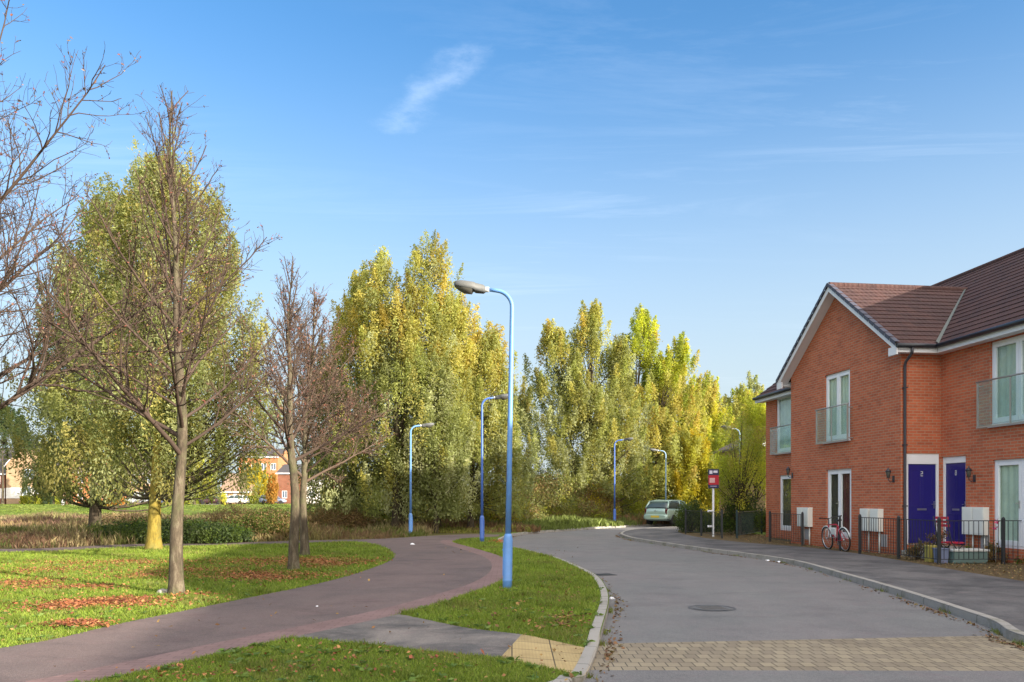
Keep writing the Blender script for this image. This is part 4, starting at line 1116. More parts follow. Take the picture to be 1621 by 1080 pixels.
# ------------------------------------------------------------------ bicycle
def bicycle(x, y, rz, lean):
    Bk = empty('bicycle', (x, y, 0), rz); Bk.rotation_euler = (lean, 0, rz); tag(Bk, 'red and white bicycle leaning by the glazed double door', 'bicycle')
    r = .33; xr, xf = -.52, .52
    for xc, nm in ((xr, 'rear'), (xf, 'front')):
        t = MB(); t.tube([(xc+r*math.cos(a), 0, r+r*math.sin(a)) for a in np.linspace(0, 2*math.pi, 33)], .024, 8, caps=False); w = t.build('wheel', M['rubber'], Bk)
        q = MB(); q.tube([(xc+(r-.03)*math.cos(a), 0, r+(r-.03)*math.sin(a)) for a in np.linspace(0, 2*math.pi, 33)], .013, 6, caps=False); q.build('rim', M['chrome'], w)
        s_ = MB()
        for k in range(18):
            a = 2*math.pi*k/18; s_.tube([(xc, .02*(-1)**k, r), (xc+(r-.03)*math.cos(a), 0, r+(r-.03)*math.sin(a))], .0022, 3)
        s_.lathe([(.022, -.04), (.022, .04)], 8, (xc, 0, r), 'y'); s_.build('spokes', M['chrome'], w)
    f = MB(); bb = (-.06, 0, .28); st = (-.20, 0, .76); hd = (.34, 0, .74); hl = (.37, 0, .62)
    f.tube([bb, st], .018, 8).tube([st, hd], .018, 8).tube([bb, hl], .022, 8).tube([hd, hl], .022, 8)
    for s in (-1, 1): f.tube([bb, (xr, s*.06, r)], .011, 6).tube([st, (xr, s*.06, r)], .010, 6)
    f.build('frame', M['red'], Bk)
    k = MB()
    for s in (-1, 1): k.tube([hl, (.42, s*.055, .60), (xf, s*.055, r)], .015, 6)
    k.build('fork', M['grey_white'], Bk)
    h = MB(); h.tube([hd, (.31, 0, .86), (.33, 0, .92)], .016, 8); h.tube([(.22, -.31, .97), (.30, -.2, .95), (.35, 0, .92), (.30, .2, .95), (.22, .31, .97)], .013, 8)
    hb = h.build('handlebar', M['black'], Bk)
    for s in (-1, 1): g = MB(); g.tube([(.24, s*.27, .965), (.17, s*.34, .975)], .02, 8); g.build('grip', M['black'], hb)
    sd_ = MB(); sd_.tube([st, (-.225, 0, .86)], .014, 8); loft(sd_, [(-.13, .015, .015, .86, .90), (-.02, .03, .03, .86, .905), (.08, .075, .07, .86, .92), (.14, .07, .06, .87, .92)], 12, .8)
    for i, v in enumerate(sd_.v):
        if v[2] >= .855 and i >= 16: sd_.v[i] = (-.24-v[1], v[0], v[2])
    sd_.build('saddle', M['black'], Bk)
    c = MB(); c.lathe([(.085, -.05), (.085, -.044)], 20, (bb[0], 0, bb[2]), 'y'); c.tube([(bb[0], -.06, bb[2]), (bb[0]+.12, -.07, bb[2]-.12)], .012, 6).tube([(bb[0], .06, bb[2]), (bb[0]-.12, .07, bb[2]+.12)], .012, 6)
    c.box(bb[0]+.07, bb[0]+.17, -.15, -.07, bb[2]-.135, bb[2]-.11).box(bb[0]-.17, bb[0]-.07, .07, .15, bb[2]+.11, bb[2]+.135); c.build('crankset', M['chrome'], Bk)
    mg = MB()
    for xc in (xr, xf):
        A = np.linspace(R(35), R(165), 9); mg.tube([(xc+(r+.03)*math.cos(a), 0, r+(r+.03)*math.sin(a)) for a in A], .02, 6)
    mg.build('mudguard', M['grey_white'], Bk)
    # pale bag strapped on the frame
    b = MB(); b.box(-.12, .16, -.05, .05, .46, .66); b.build('frame_bag', M['grey_white'], Bk, bevel=.02)
bicycle(9.50, 23.3, R(94), R(-6))

# ------------------------------------------------------------------ front garden clutter
def garden():
    def wl(px, py, yl): u, z = hloc(px, py, yl); p = Vector(HO)+hx.to_3x3() @ Vector((u, yl, 0)); return p.x, p.y, z
    # folding red chair by the doors
    Cc = empty('folding_chair', (10.45, 18.95, .0), R(100)); tag(Cc, 'red folding chair with slatted back by the blue front doors', 'chair')
    for i in range(3): m = MB(); m.box(-.21, .21, .20+.02*i, .22+.02*i, .84+.09*i-.0, .90+.09*i); m.build('back_slat', M['red'], Cc)
    m = MB(); m.box(-.21, .21, -.2, .18, .45, .48); m.build('seat', M['red'], Cc)
    for s in (-1, 1):
        m = MB(); m.tube([(s*.225, .30, 1.08), (s*.225, .18, .5), (s*.225, -.22, 0)], .013, 6); m.build('leg', M['railing'], Cc)
        m = MB(); m.tube([(s*.20, -.2, .47), (s*.20, .28, 0)], .013, 6); m.build('leg', M['railing'], Cc)
    # storage boxes and sacks
    m = MB(); m.box(-.12, .12, -.1, .1, 0, .38).box(-.14, .14, -.12, .12, .34, .40); o = m.build('yellow_tub', M['yellow_p'], None, loc=(9.98, 18.95, 0), bevel=.015); tag(o, 'faded yellow tub behind the railing below the first blue door', 'tub')
    m = MB(); m.prism([(-.10, 0), (.10, 0), (.13, .34), (-.13, .34)], -.12, .12, 'y').box(-.145, .145, -.14, .14, .32, .35); o = m.build('blue_bucket', M['blue_p'], None, loc=(10.03, 18.62, 0), bevel=.01); tag(o, 'pale blue bucket beside the yellow tub behind the railing', 'bucket')
    O = empty('storage_box', (10.62, 18.68, 0), R(4)); tag(O, 'low teal plastic storage box lying behind the railing', 'box')
    m = MB(); m.box(-.42, .42, -.22, .22, 0, .28); m.build('tub', M['teal_p'], O, bevel=.02); m = MB(); m.box(-.45, .45, -.25, .25, .28, .33); m.build('lid', M['grey_white'], O, bevel=.01)
    # pink windmill flower on its stick
    O = empty('garden_windmill', (11.30, 18.60, 0)); tag(O, 'pink garden windmill on a thin stick by the right post', 'ornament')
    m = MB(); m.tube([(0, 0, 0), (0, 0, .96)], .006, 5); m.build('stick', M['grey_white'], O)
    for zc, xo in ((.98, .03), (.84, -.02)):
        m = MB()
        for k in range(5):
            a = 2*math.pi*k/5; c, s = math.cos(a), math.sin(a); m.face([(xo, 0, zc), (xo+.05*c-.02*s, -.02, zc+.05*s+.02*c), (xo+.075*c, .0, zc+.075*s), (xo+.05*c+.02*s, .02, zc+.05*s-.02*c)])
        m.build('petals', M['pink'], O)
    # door steps
    p = HO
    S1 = MB(); S1.box(-1.15, -.003, .003, D-.0, -.05, .16).box(-1.15, -.003, .02, D-.35, .16, SILL-.035)
    o = S1.build('door_step', M['kerb_end'], None, loc=HO, rz=HRZ, bevel=.01); tag(o, 'pale concrete double step below the two blue doors', 'step')
garden()

# manhole covers, drains, litter on the road
mh = empty('manhole_cover', (*G(1127, 963, -.1), -.1), R(8)); tag(mh, 'worn round iron manhole cover in the middle of the road', 'manhole cover')
def ring(r0, r1, z, mat, name, par):
    m = MB(); N = 40
    for k in range(N):
        a, b = 2*math.pi*k/N, 2*math.pi*(k+1)/N; m.face([(r0*math.cos(a), r0*math.sin(a), z), (r1*math.cos(a), r1*math.sin(a), z), (r1*math.cos(b), r1*math.sin(b), z), (r0*math.cos(b), r0*math.sin(b), z)] if r0 > 0 else [(0, 0, z), (r1*math.cos(a), r1*math.sin(a), z), (r1*math.cos(b), r1*math.sin(b), z)])
    return m.build(name, mat, par)
ring(.30, .345, .004, plain('worn_frame', (.085, .08, .078), .6, .2, .3, 20), 'frame', mh); pl_ = ring(0, .275, .006, plain('worn_cover', (.13, .125, .12), .6, .2, .3, 14, bump=.6), 'cover_plate', mh)
m = MB()
for i in range(5): m.box(-.18, .18, -.17+i*.08, -.14+i*.08, .006, .011)
m.build('tread_bars', plain('worn_bars', (.10, .095, .092), .6, .2, .3, 20), pl_)
m = MB(); m.box(-.2, .2, -.2, .2, 0, .006)
for i in range(6): m.box(-.17+i*.062, -.14+i*.062, -.16, .16, .006, .010)
x, y = G(957, 910, -.1); o = m.build('drain_grate', M['iron'], None, loc=(x, y, -.098), rz=R(20)); tag(o, 'small dark drain grate near the island kerb', 'drain')
def crumple(seed, s):
    r = random.Random(seed); bm = bmesh.new(); bmesh.ops.create_icosphere(bm, subdivisions=2, radius=s)
    for v in bm.verts: v.co = Vector((v.co.x*r.uniform(.6, 1.3), v.co.y*r.uniform(.6, 1.3), abs(v.co.z)*r.uniform(.2, .8)))
    me = bpy.data.meshes.new('crumple'); bm.to_mesh(me); bm.free(); me.materials.append(M['paper']); return me
for i, (px, py, s, z, lab) in enumerate(((1215, 888, .055, -.1, 'white crumpled litter by the right kerb, left of a second piece'), (1233, 890, .05, -.1, 'white litter scrap by the right kerb, right of a similar piece'),
                                    (969, 948, .045, -.1, 'small white litter beside the island kerb'), (653, 862, .07, 0, 'white litter lying on the path near the pale far lamp'), (502, 960, .018, 0, 'tiny white scrap on the near red-brown path'))):
    x, y = G(px, py, z); o = bpy.data.objects.new('litter', crumple(i, s)); link(o); o.location = (x, y, z); tag(o, lab, 'litter')
def stone(seed, s, name, mat):
    r = random.Random(seed); bm = bmesh.new(); bmesh.ops.create_icosphere(bm, subdivisions=3, radius=s)
    for v in bm.verts:
        k = 1+.2*math.sin(v.co.x*30/s*.1+seed)+r.uniform(-.06, .06); v.co = Vector((v.co.x*1.2*k, v.co.y*k, v.co.z*.7*k))
    me = bpy.data.meshes.new(name); bm.to_mesh(me); bm.free(); me.materials.append(mat); o = bpy.data.objects.new(name, me); link(o); return o
x, y = G(262, 940); o = stone(4, .09, 'stone', M['kerb_end']); o.location = (x, y, .02); tag(o, 'pale stone at the foot of the largest bare tree', 'stone')

# ------------------------------------------------------------------ dog walker far off
def person(x, y, z, label, Hh=1.62):
    P = empty('person', (x, y, z), R(20)); tag(P, label, 'person')
    k = Hh/1.7
    vs = [(0, 0, .95), (0, 0, 1.15), (0, 0, 1.38), (0, .0, 1.50), (0, .01, 1.60), (0, .01, 1.68), (-.09, 0, .88), (-.10, .06, .48), (-.10, .02, .08), (-.10, .14, .03), (.09, 0, .88), (.11, -.06, .48), (.12, -.14, .10), (.12, -.02, .04),
          (-.18, 0, 1.38), (-.24, .02, 1.10), (-.22, .14, .90), (-.21, .18, .82), (.18, 0, 1.38), (.24, -.02, 1.10), (.25, .06, .86), (.25, .09, .78)]
    es = [(0, 1), (1, 2), (2, 3), (3, 4), (4, 5), (0, 6), (6, 7), (7, 8), (8, 9), (0, 10), (10, 11), (11, 12), (12, 13), (2, 14), (14, 15), (15, 16), (16, 17), (2, 18), (18, 19), (19, 20), (20, 21)]
    rd = [.15, .13, .15, .055, .095, .08, .09, .06, .045, .03, .09, .06, .045, .03, .065, .045, .035, .03, .065, .045, .035, .03]
    def skin(name, mat, keep, grow, parent):
        me = bpy.data.meshes.new(name); idx = {v: i for i, v in enumerate(keep)}
        me.from_pydata([tuple(c*k for c in vs[v]) for v in keep], [(idx[a], idx[b]) for a, b in es if a in idx and b in idx], [])
        o = bpy.data.objects.new(name, me); link(o, parent); md = o.modifiers.new('skin', 'SKIN'); me.materials.append(mat)
        for i, v in enumerate(keep): o.data.skin_vertices[0].data[i].radius = (rd[v]*k+grow,)*2
        o.data.skin_vertices[0].data[0].use_root = True
        s_ = o.modifiers.new('sub', 'SUBSURF'); s_.levels = s_.render_levels = 1
        return o
    bm_ = bpy.data.meshes.new('t'); 
    def mk(name, mat, keep, grow, parent):
        o = None
        me = bpy.data.meshes.new(name); idx = {v: i for i, v in enumerate(keep)}
        me.from_pydata([tuple(c*k for c in vs[v]) for v in keep], [(idx[a], idx[b]) for a, b in es if a in idx and b in idx], [])
        me.materials.append(mat); o = bpy.data.objects.new(name, me); link(o, parent); o.modifiers.new('skin', 'SKIN')
        if not me.skin_vertices: bpy.context.view_layer.objects.active = o
        for i, v in enumerate(keep): me.skin_vertices[0].data[i].radius = (rd[v]*k+grow,)*2
        me.skin_vertices[0].data[0].use_root = True
        s_ = o.modifiers.new('sub', 'SUBSURF'); s_.levels = s_.render_levels = 1
        return o
    mk('body', M['skin'], list(range(22)), 0, P)
    mk('trousers', M['cloth_pale'], [0, 6, 7, 8, 10, 11, 12], .018, P)
    mk('jacket', M['cloth_dark'], [1, 2, 14, 15, 16, 18, 19, 20], .03, P)
    h = MB(); h.lathe([(.02, 0), (.09, .03), (.11, .09), (.09, .16), (.03, .19)], 12, (0, -.01, 1.56*k)); h.build('hair', M['cloth_dark'], P)
    return P
X = bx_(99.5, 106); person(X, 106, float(terrain(X, 106)), 'small distant person in dark top and pale trousers on the grass before the orange house', 1.55)

def dog(x, y, z):
    Dg = empty('dog', (x, y, z), R(-15)); tag(Dg, 'small pale dog on the far grass beside the distant person', 'dog')
    me = bpy.data.meshes.new('body')
    vs = [(0, 0, .42), (.22, 0, .43), (.34, 0, .52), (.42, 0, .62), (.52, 0, .60), (-.22, 0, .42), (-.34, 0, .50), (-.46, 0, .58), (.22, .08, .34), (.23, .09, .18), (.22, .09, .02), (.22, -.08, .34), (.26, -.09, .18), (.24, -.09, .02),
          (-.22, .08, .34), (-.18, .09, .24), (-.28, .09, .14), (-.25, .09, .02), (-.22, -.08, .34), (-.16, -.09, .24), (-.25, -.09, .14), (-.21, -.09, .02), (.40, .05, .71), (.40, -.05, .71)]
    es = [(0, 1), (1, 2), (2, 3), (3, 4), (0, 5), (5, 6), (6, 7), (1, 8), (8, 9), (9, 10), (1, 11), (11, 12), (12, 13), (5, 14), (14, 15), (15, 16), (16, 17), (5, 18), (18, 19), (19, 20), (20, 21), (3, 22), (3, 23)]
    rd = [.12, .14, .09, .08, .035, .11, .03, .015, .06, .03, .025, .06, .03, .025, .07, .045, .025, .025, .07, .045, .025, .025, .02, .02]
    me.from_pydata(vs, es, []); me.materials.append(M['dogfur']); o = bpy.data.objects.new('body', me); link(o, Dg); o.modifiers.new('skin', 'SKIN')
    for i in range(len(vs)): me.skin_vertices[0].data[i].radius = (rd[i],)*2
    me.skin_vertices[0].data[0].use_root = True
    s_ = o.modifiers.new('sub', 'SUBSURF'); s_.levels = s_.render_levels = 1
X = bx_(117, 107); dog(X, 107, float(terrain(X, 107)))

# ------------------------------------------------------------------ vegetation
def leaf_quads(C, Dv, L, W, rng):
    """diamond leaves: centres C, direction Dv, length L, width W"""
    n = len(C); Dv = Dv/(np.linalg.norm(Dv, axis=1)[:, None]+1e-9)
    r = rng.normal(size=(n, 3)); S_ = np.cross(Dv, r); S_ /= np.linalg.norm(S_, axis=1)[:, None]+1e-9
    L = np.broadcast_to(L, (n,))[:, None]; W = np.broadcast_to(W, (n,))[:, None]
    V = np.stack([C-Dv*L/2, C+S_*W/2-Dv*L*.05, C+Dv*L/2, C-S_*W/2-Dv*L*.05], 1).reshape(-1, 3)
    return V, np.arange(4*n).reshape(n, 4)

class Tubes:
    def __init__(s): s.V = []; s.F = []; s.n = 0
    def add(s, P, rad, k):
        P = np.asarray(P, float); m = len(P); d = np.gradient(P, axis=0); d /= np.linalg.norm(d, axis=1)[:, None]+1e-9
        ref = np.array([0, 0, 1.]) if abs(d[0][2]) < .8 else np.array([1., 0, 0])
        u = np.cross(d, ref); u /= np.linalg.norm(u, axis=1)[:, None]+1e-9; w = np.cross(d, u)
        a = 2*np.pi*np.arange(k)/k
        V = P[:, None]+(u[:, None]*np.cos(a)[None, :, None]+w[:, None]*np.sin(a)[None, :, None])*np.asarray(rad)[:, None, None]
        s.V.append(V.reshape(-1, 3))
        i = np.arange(m-1)[:, None]*k; j = np.arange(k)[None]; j2 = (j+1) % k
        Fq = np.stack([i+j, i+j2, i+j2+k, i+j+k], -1).reshape(-1, 4)+s.n
        s.F.append(Fq); s.n += m*k
    def build(s, name, mat, parent): return np_mesh(name, np.concatenate(s.V), np.concatenate(s.F), mat, parent, smooth=True)

def tree_root(name, label, x, y, z, cat='tree', group=None):
    o = empty(name, (x, y, z)); tag(o, label, cat, group); return o

def trunk_mesh(T, H, r0, rng, lean=(0, 0), k=10, flare=1.5, z0=-.15, r1f=.25, wob=.04, n=12):
    zs = np.linspace(0, 1, n)
    P = np.stack([lean[0]*zs**1.3+wob*np.sin(zs*5+rng.uniform(0, 6))*zs, lean[1]*zs**1.3+wob*np.cos(zs*4+rng.uniform(0, 6))*zs, z0+(H-z0)*zs], 1)
    rad = r0*(1-(1-r1f)*zs)*(1+(flare-1)*np.exp(-zs*H/.25)); T.add(P, rad, k); return P, rad

PAL = {
 'willow':  [(.28, .30, .09), (.25, .28, .08), (.33, .35, .17), (.35, .33, .09), (.23, .25, .09)],
 'willow_y': [(.38, .37, .09), (.34, .35, .09), (.41, .37, .10), (.30, .32, .10), (.42, .34, .08)],
 'willow_g': [(.24, .26, .085), (.20, .23, .08), (.29, .31, .14), (.27, .27, .08), (.32, .29, .09)],
 'yellow':  [(.42, .36, .03), (.36, .34, .03), (.48, .38, .03), (.30, .30, .04)],
 'lime':    [(.40, .43, .04), (.34, .39, .04), (.46, .44, .06), (.28, .33, .05)],
 'silver':  [(.30, .32, .15), (.25, .28, .11), (.36, .37, .20), (.22, .25, .09)],
 'dark':    [(.05, .085, .03), (.07, .105, .035), (.04, .065, .025), (.09, .12, .04)],
 'green':   [(.09, .14, .02), (.12, .17, .03), (.07, .11, .02)],
 'brown':   [(.25, .15, .08), (.20, .14, .07), (.30, .21, .09), (.18, .16, .06)],
 'orange':  [(.40, .19, .04), (.34, .20, .04), (.44, .25, .05)],
}
def pal_pick(names, rng, n):
    A = np.array(sum([PAL[q] for q in names], [])); return A[rng.integers(0, len(A), n)]

def willow(label, x, y, lobes, trunks, pal, seed, nl=42000, leaf=.19, top=None, z=None, group='willows beyond the lawn', name='willow_tree', bark='bark_dark', toppal=None, bot=None):
    """lobes: (dx, dy, z0, z1, r); trunks: (dx, dy, r, leanx, height)"""
    rng = np.random.default_rng(seed); z = float(terrain(x, y)) if z is None else z
    nl = int(nl*2.3); leaf = leaf*.68
    Rt = tree_root(name, label, x, y, z, group=group)
    T = Tubes(); heads = []
    for (dx, dy, r, ln, h) in trunks:
        n = 14; zs = np.linspace(0, 1, n); P = np.stack([dx+ln*zs**1.4+.12*np.sin(zs*4+seed)*zs, dy+.12*np.cos(zs*5)*zs, -.2+(h+.2)*zs], 1)
        T.add(P, r*(1-.80*zs)*(1+.5*np.exp(-zs*h/.3)), 10); heads.append((P, r))
    T.build('trunk', M[bark], Rt)
    Lb = Tubes()
    C, Dr, Cc = [], [], []
    vol = np.array([l[4]*(l[3]-l[2]) for l in lobes]); vol = vol/vol.sum()
    for li, (dx, dy, z0, z1, r) in enumerate(lobes):
        z1 = z1-.65 if z1 > 6 else z1
        n = int(nl*vol[li]); npl = max(24, int(n/250))
        t = rng.uniform(0, 1, npl)**.9
        prof = r*np.clip(1-t, 0, 1)**.50*np.clip(t/.10+.75, 0, 1)**.6*1.22
        a = rng.uniform(0, 2*np.pi, npl); bump = 1+.14*np.sin(rng.uniform(0, 6)+t*11)+.16*np.sin(3*a+t*9+li)+.12*rng.normal(size=npl); q = np.sqrt(rng.uniform(.12, 1, npl))
        pc = np.stack([dx+prof*bump*q*np.cos(a), dy+prof*bump*q*np.sin(a), z0+t*(z1-z0)], 1)
        base = pal_pick([pal] if not toppal else [pal], rng, npl)
        if toppal:
            tp = pal_pick([toppal], rng, npl); s_ = (rng.uniform(0, 1, npl) < np.clip((pc[:, 2]-top)/2.5, 0, .85)); base[s_] = tp[s_]
        base = base*rng.uniform(.84, 1.34, npl)[:, None]
        out = np.stack([np.cos(a)*q, np.sin(a)*q, np.zeros(npl)], 1)
        up = np.clip(t*1.5-.1, -.5, 1)
        ax = out*.28+np.array([0, 0, 1.])*(.9*np.sign(up-.0001)[:, None]); ax /= np.linalg.norm(ax, axis=1)[:, None]
        ln = rng.uniform(.9, 2.1, npl)*(1.0 if z1 > 5 else .6)
        # sprays ending in a tip beyond the outline make the ragged edge
        m = 250; s0 = rng.beta(1.3, 1.2, (npl, m)); 
        wid = (.36*(1-s0)**.8+.05)*rng.uniform(.7, 1.3, (npl, 1))
        cc = pc[:, None]+ax[:, None]*(ln[:, None]*(s0-.35))[..., None]+rng.normal(size=(npl, m, 3))*wid[..., None]*np.array([.62, .62, .75])
        C.append(cc.reshape(-1, 3))
        dr = ax[:, None]*.6+np.array([0, 0, -.75])+rng.normal(size=(npl, m, 3))*.55; Dr.append(dr.reshape(-1, 3))
        cl = base[:, None]*rng.uniform(.82, 1.20, (npl, m, 1)); Cc.append(cl.reshape(-1, 3))
        hz = z1-z0
        for i in range(0, npl, max(1, npl//30)):
            P0, r0 = heads[int(rng.integers(0, len(heads)))] if len(heads) > 1 else heads[0]
            d2 = [abs(h[0][-1][0]-pc[i][0]) for h in heads]; P0, r0 = heads[int(np.argmin(d2))]
            zt = min(max(pc[i][2]-rng.uniform(1.2, 3.2), 1.4), P0[-1][2]); k = int(np.argmin(abs(P0[:, 2]-zt))); a0 = P0[k]
            tt = np.linspace(0, 1, 7)[:, None]; mid = a0+(pc[i]-a0)*.5+np.array([0, 0, .25*np.linalg.norm((pc[i]-a0)[:2])*(-1)])
            P = (1-tt)**2*a0+2*tt*(1-tt)*mid+tt**2*pc[i]
            Lb.add(P, np.linspace(.042, .010, 7)*max(.7, r0/.22), 5)
    Lb.build('limbs', M['bark_dark'], Rt)
    C = np.concatenate(C); Dr = np.concatenate(Dr); Cc = np.concatenate(Cc)
    if bot is not None:
        k_ = C[:, 2] > bot+rng.uniform(0, .5, len(C)); C, Dr, Cc = C[k_], Dr[k_], Cc[k_]
    L = leaf*rng.uniform(.6, 1.3, len(C)); V, Fq = leaf_quads(C, Dr, L, L*.38, rng)
    np_mesh('crown', V, Fq, M['leaf'], Rt, np.repeat(Cc, 4, 0))
    return Rt

def wx(px, d): return (px-CX)/F*d
def wz(py, d): return CH+(HY-py)/F*d
# group behind the large bare tree
d = 27.5
willow('broad olive willow behind the largest bare tree, trunk left of the yellow-barked one', wx(150, 31), 31, [(.2, 0, wz(800, 31)-.0, wz(320, 31), 2.6), (2.0, .6, wz(770, 31), wz(245, 31), 2.8), (-1.0, .4, wz(770, 31), wz(400, 31), 1.7)],
       [(0, 0, .24, .5, 8.5)], 'willow_g', 11, 56000, .20, bot=1.15)
willow('olive willow with a bright yellow-green bare lower trunk by the ivy mound', wx(243, 23.6), 23.6, [(.1, .3, 1.4, wz(225, 23.6), 2.1), (1.4, .4, 1.8, wz(290, 23.6), 1.75), (-1.3, .5, 2.1, wz(285, 23.6), 1.6), (2.4, .6, 2.7, wz(480, 23.6), 1.3)],
       [(0, 0, .20, .3, 7.5)], 'willow_g', 12, 42000, .17, bark='bark_yellow', bot=1.3)
# tall middle group
d = 36.2
willow('tallest willow of the middle group with a thick dark leaning trunk', wx(628, 36), 36, [(-.9, .8, wz(800, d), wz(396, d), 2.1), (1.5, .6, wz(800, d), wz(382, d), 2.3), (.4, .2, wz(820, d), wz(450, d), 2.6)],
       [(0, 0, .25, .15, 10), (.25, .1, .13, -.3, 9)], 'willow', 21, 56000, .20, toppal='willow_y', top=6.5, bot=.7)
willow('left willow of the middle group behind the reddish bare crown', wx(560, 39), 39, [(0.2, 0, wz(825, 37), wz(415, 37), 2.2), (-1.5, .5, wz(825, 37), wz(540, 37), 1.5)],
       [(0, 0, .2, .3, 8)], 'willow_g', 22, 34000, .21, toppal='willow_y', top=7, bot=.45)
willow('lower right willow of the middle group hanging almost to the ground', wx(745, 38), 38, [(-.7, -.6, wz(825, 37), wz(470, 37), 2.0), (.9, 0, wz(815, 38), wz(525, 38), 1.7), (1.3, .4, wz(800, 38), wz(600, 38), 1.1)],
       [(0, 0, .16, .3, 7), (-1.5, -.5, .14, .2, 6)], 'willow', 23, 42000, .21, toppal='willow_y', top=5.5, bot=.5)
willow('small slender willow right in front of the middle group', wx(690, 35.2), 35.2, [(0, 0, wz(830, 35), wz(560, 35), 1.3)], [(0, 0, .12, .1, 5)], 'silver', 24, 16000, .19, bot=.45)
# right group
willow('rounded silvery willow left of the right-hand group', wx(917, 57), 52, [(-2.1, 0, wz(800, 51.5), wz(512, 51.5), 2.5), (.3, .4, wz(800, 51.5), wz(478, 51.5), 2.5), (2.2, .3, wz(790, 51.5), wz(540, 51.5), 2.2), (-.3, -.9, wz(805, 51.5), wz(600, 51.5), 2.4)],
       [(0, 0, .26, .4, 8.5), (-.6, .2, .15, -.6, 7)], 'willow', 31, 56000, .25, toppal='willow_y', top=9.5, bot=1.5, group='willows round the far bend')
willow('tall yellow-green willow behind the right-hand street lamp', wx(1020, 58), 58, [(-.2, 0, wz(800, 57.5), wz(488, 57.5), 2.6), (2.6, .4, wz(800, 57.5), wz(530, 57.5), 2.4), (-1.6, .8, wz(790, 57.5), wz(520, 57.5), 1.5), (1.2, -.4, wz(800, 57.5), wz(560, 57.5), 2.4)],
       [(0, 0, .26, -.5, 8), (.5, 0, .16, .8, 8)], 'willow_y', 32, 50000, .26, toppal='lime', top=8, bot=1.6, group='willows round the far bend')
willow('yellow willow behind the parked car', wx(1090, 66), 66, [(-1.2, 0, wz(815, 66), wz(572, 66), 2.6), (1.8, 0, wz(800, 66), wz(600, 66), 2.8), (.4,-.5,wz(815,60),wz(600,60),2.8)], [(0, 0, .24, .2, 8)], 'lime', 33, 40000, .30, toppal='willow_y', top=7, group='willows round the far bend')
willow('bright yellow low tree right behind the parked car', wx(1100, 57), 57, [(0, 0, wz(815, 57), wz(690, 57), 1.7)], [(0, 0, .12, .2, 3.5)], 'yellow', 34, 16000, .25, name='yellow_tree', group='trees beyond the bend')
willow('yellow-green tree between the estate board and the red house', wx(1150, 68), 68, [(-1.8, 0, wz(815, 68), wz(612, 68), 2.7), (1.4, 0, wz(800, 68), wz(615, 68), 2.7)], [(0, 0, .2, .2, 7)], 'lime', 35, 36000, .30, toppal='willow_y', top=6, name='yellow_green_tree', group='trees beyond the bend')
willow('lime tree crown hard against the end of the red house', wx(1197, 57), 57, [(0, 0, wz(800, 57), wz(640, 57), 2.2)], [(0, 0, .2, .2, 6)], 'lime', 36, 22000, .28, name='lime_green_tree', group='trees beyond the bend')
willow('thin wispy treetop beside the eaves of the red house', wx(1190, 75), 75, [(0, 0, 3, wz(600, 75), 2.6), (-4, 0, 3, wz(612, 75), 2.6)], [(0, 0, .2, .2, 9)], 'silver', 37, 14000, .34, name='wispy_tree', group='trees beyond the bend')
# small dark tree and shrubs in the gap
willow('small open grey-green tree in the gap between the willow groups', wx(836, 58), 58, [(-.5, 0, wz(705, 58), wz(600, 58), 1.3), (-.5, 0, 2.4, wz(735, 58), 1.0)], [(0, 0, .14, .2, 7)], 'willow_g', 38, 4200, .28, name='small_tree', group='trees beyond the bend')

def shrub(label, x, y, rx, ry, h, pal, seed, n=6000, leaf=.08, name='shrub', cat='shrub', z=None, group=None, stem=True, w=.5):
    rng = np.random.default_rng(seed); z = float(terrain(x, y)) if z is None else z
    Rt = tree_root(name, label, x, y, z, cat, group)
    k = max(8, n//60); a = rng.uniform(0, 2*np.pi, k); q = np.sqrt(rng.uniform(0, 1, k)); el = rng.uniform(0, 1, k)
    pc = np.stack([rx*q*np.cos(a), ry*q*np.sin(a), h*(.12+.88*el*np.sqrt(np.clip(1-q*q*.9, 0, 1)))], 1)
    per = n//k; s_ = min(rx, ry, h)*.20
    C = (pc[:, None]+rng.normal(size=(k, per, 3))*s_).reshape(-1, 3); C[:, 2] = np.abs(C[:, 2])
    base = pal_pick(pal, rng, k)*rng.uniform(.7, 1.25, k)[:, None]
    cl = (base[:, None]*rng.uniform(.65, 1.35, (k, per, 1))).reshape(-1, 3)
    Dr = rng.normal(size=C.shape)+np.array([0, 0, .3]); L = leaf*rng.uniform(.6, 1.3, len(C)); V, Fq = leaf_quads(C, Dr, L, L*w, rng)
    if stem:
        T = Tubes()
        for i in range(0, k, max(1, k//14)): t = np.linspace(0, 1, 5)[:, None]; T.add(np.array([[0, 0, -.05]])*(1-t)+pc[i]*t+np.array([[0, 0, .1]])*np.sin(t*3), np.linspace(.02, .005, 5)*max(1, h), 4)
        T.build('stems', M['bark_dark'], Rt)
    np_mesh('foliage', V, Fq, M['leaf'], Rt, np.repeat(cl, 4, 0)); return Rt

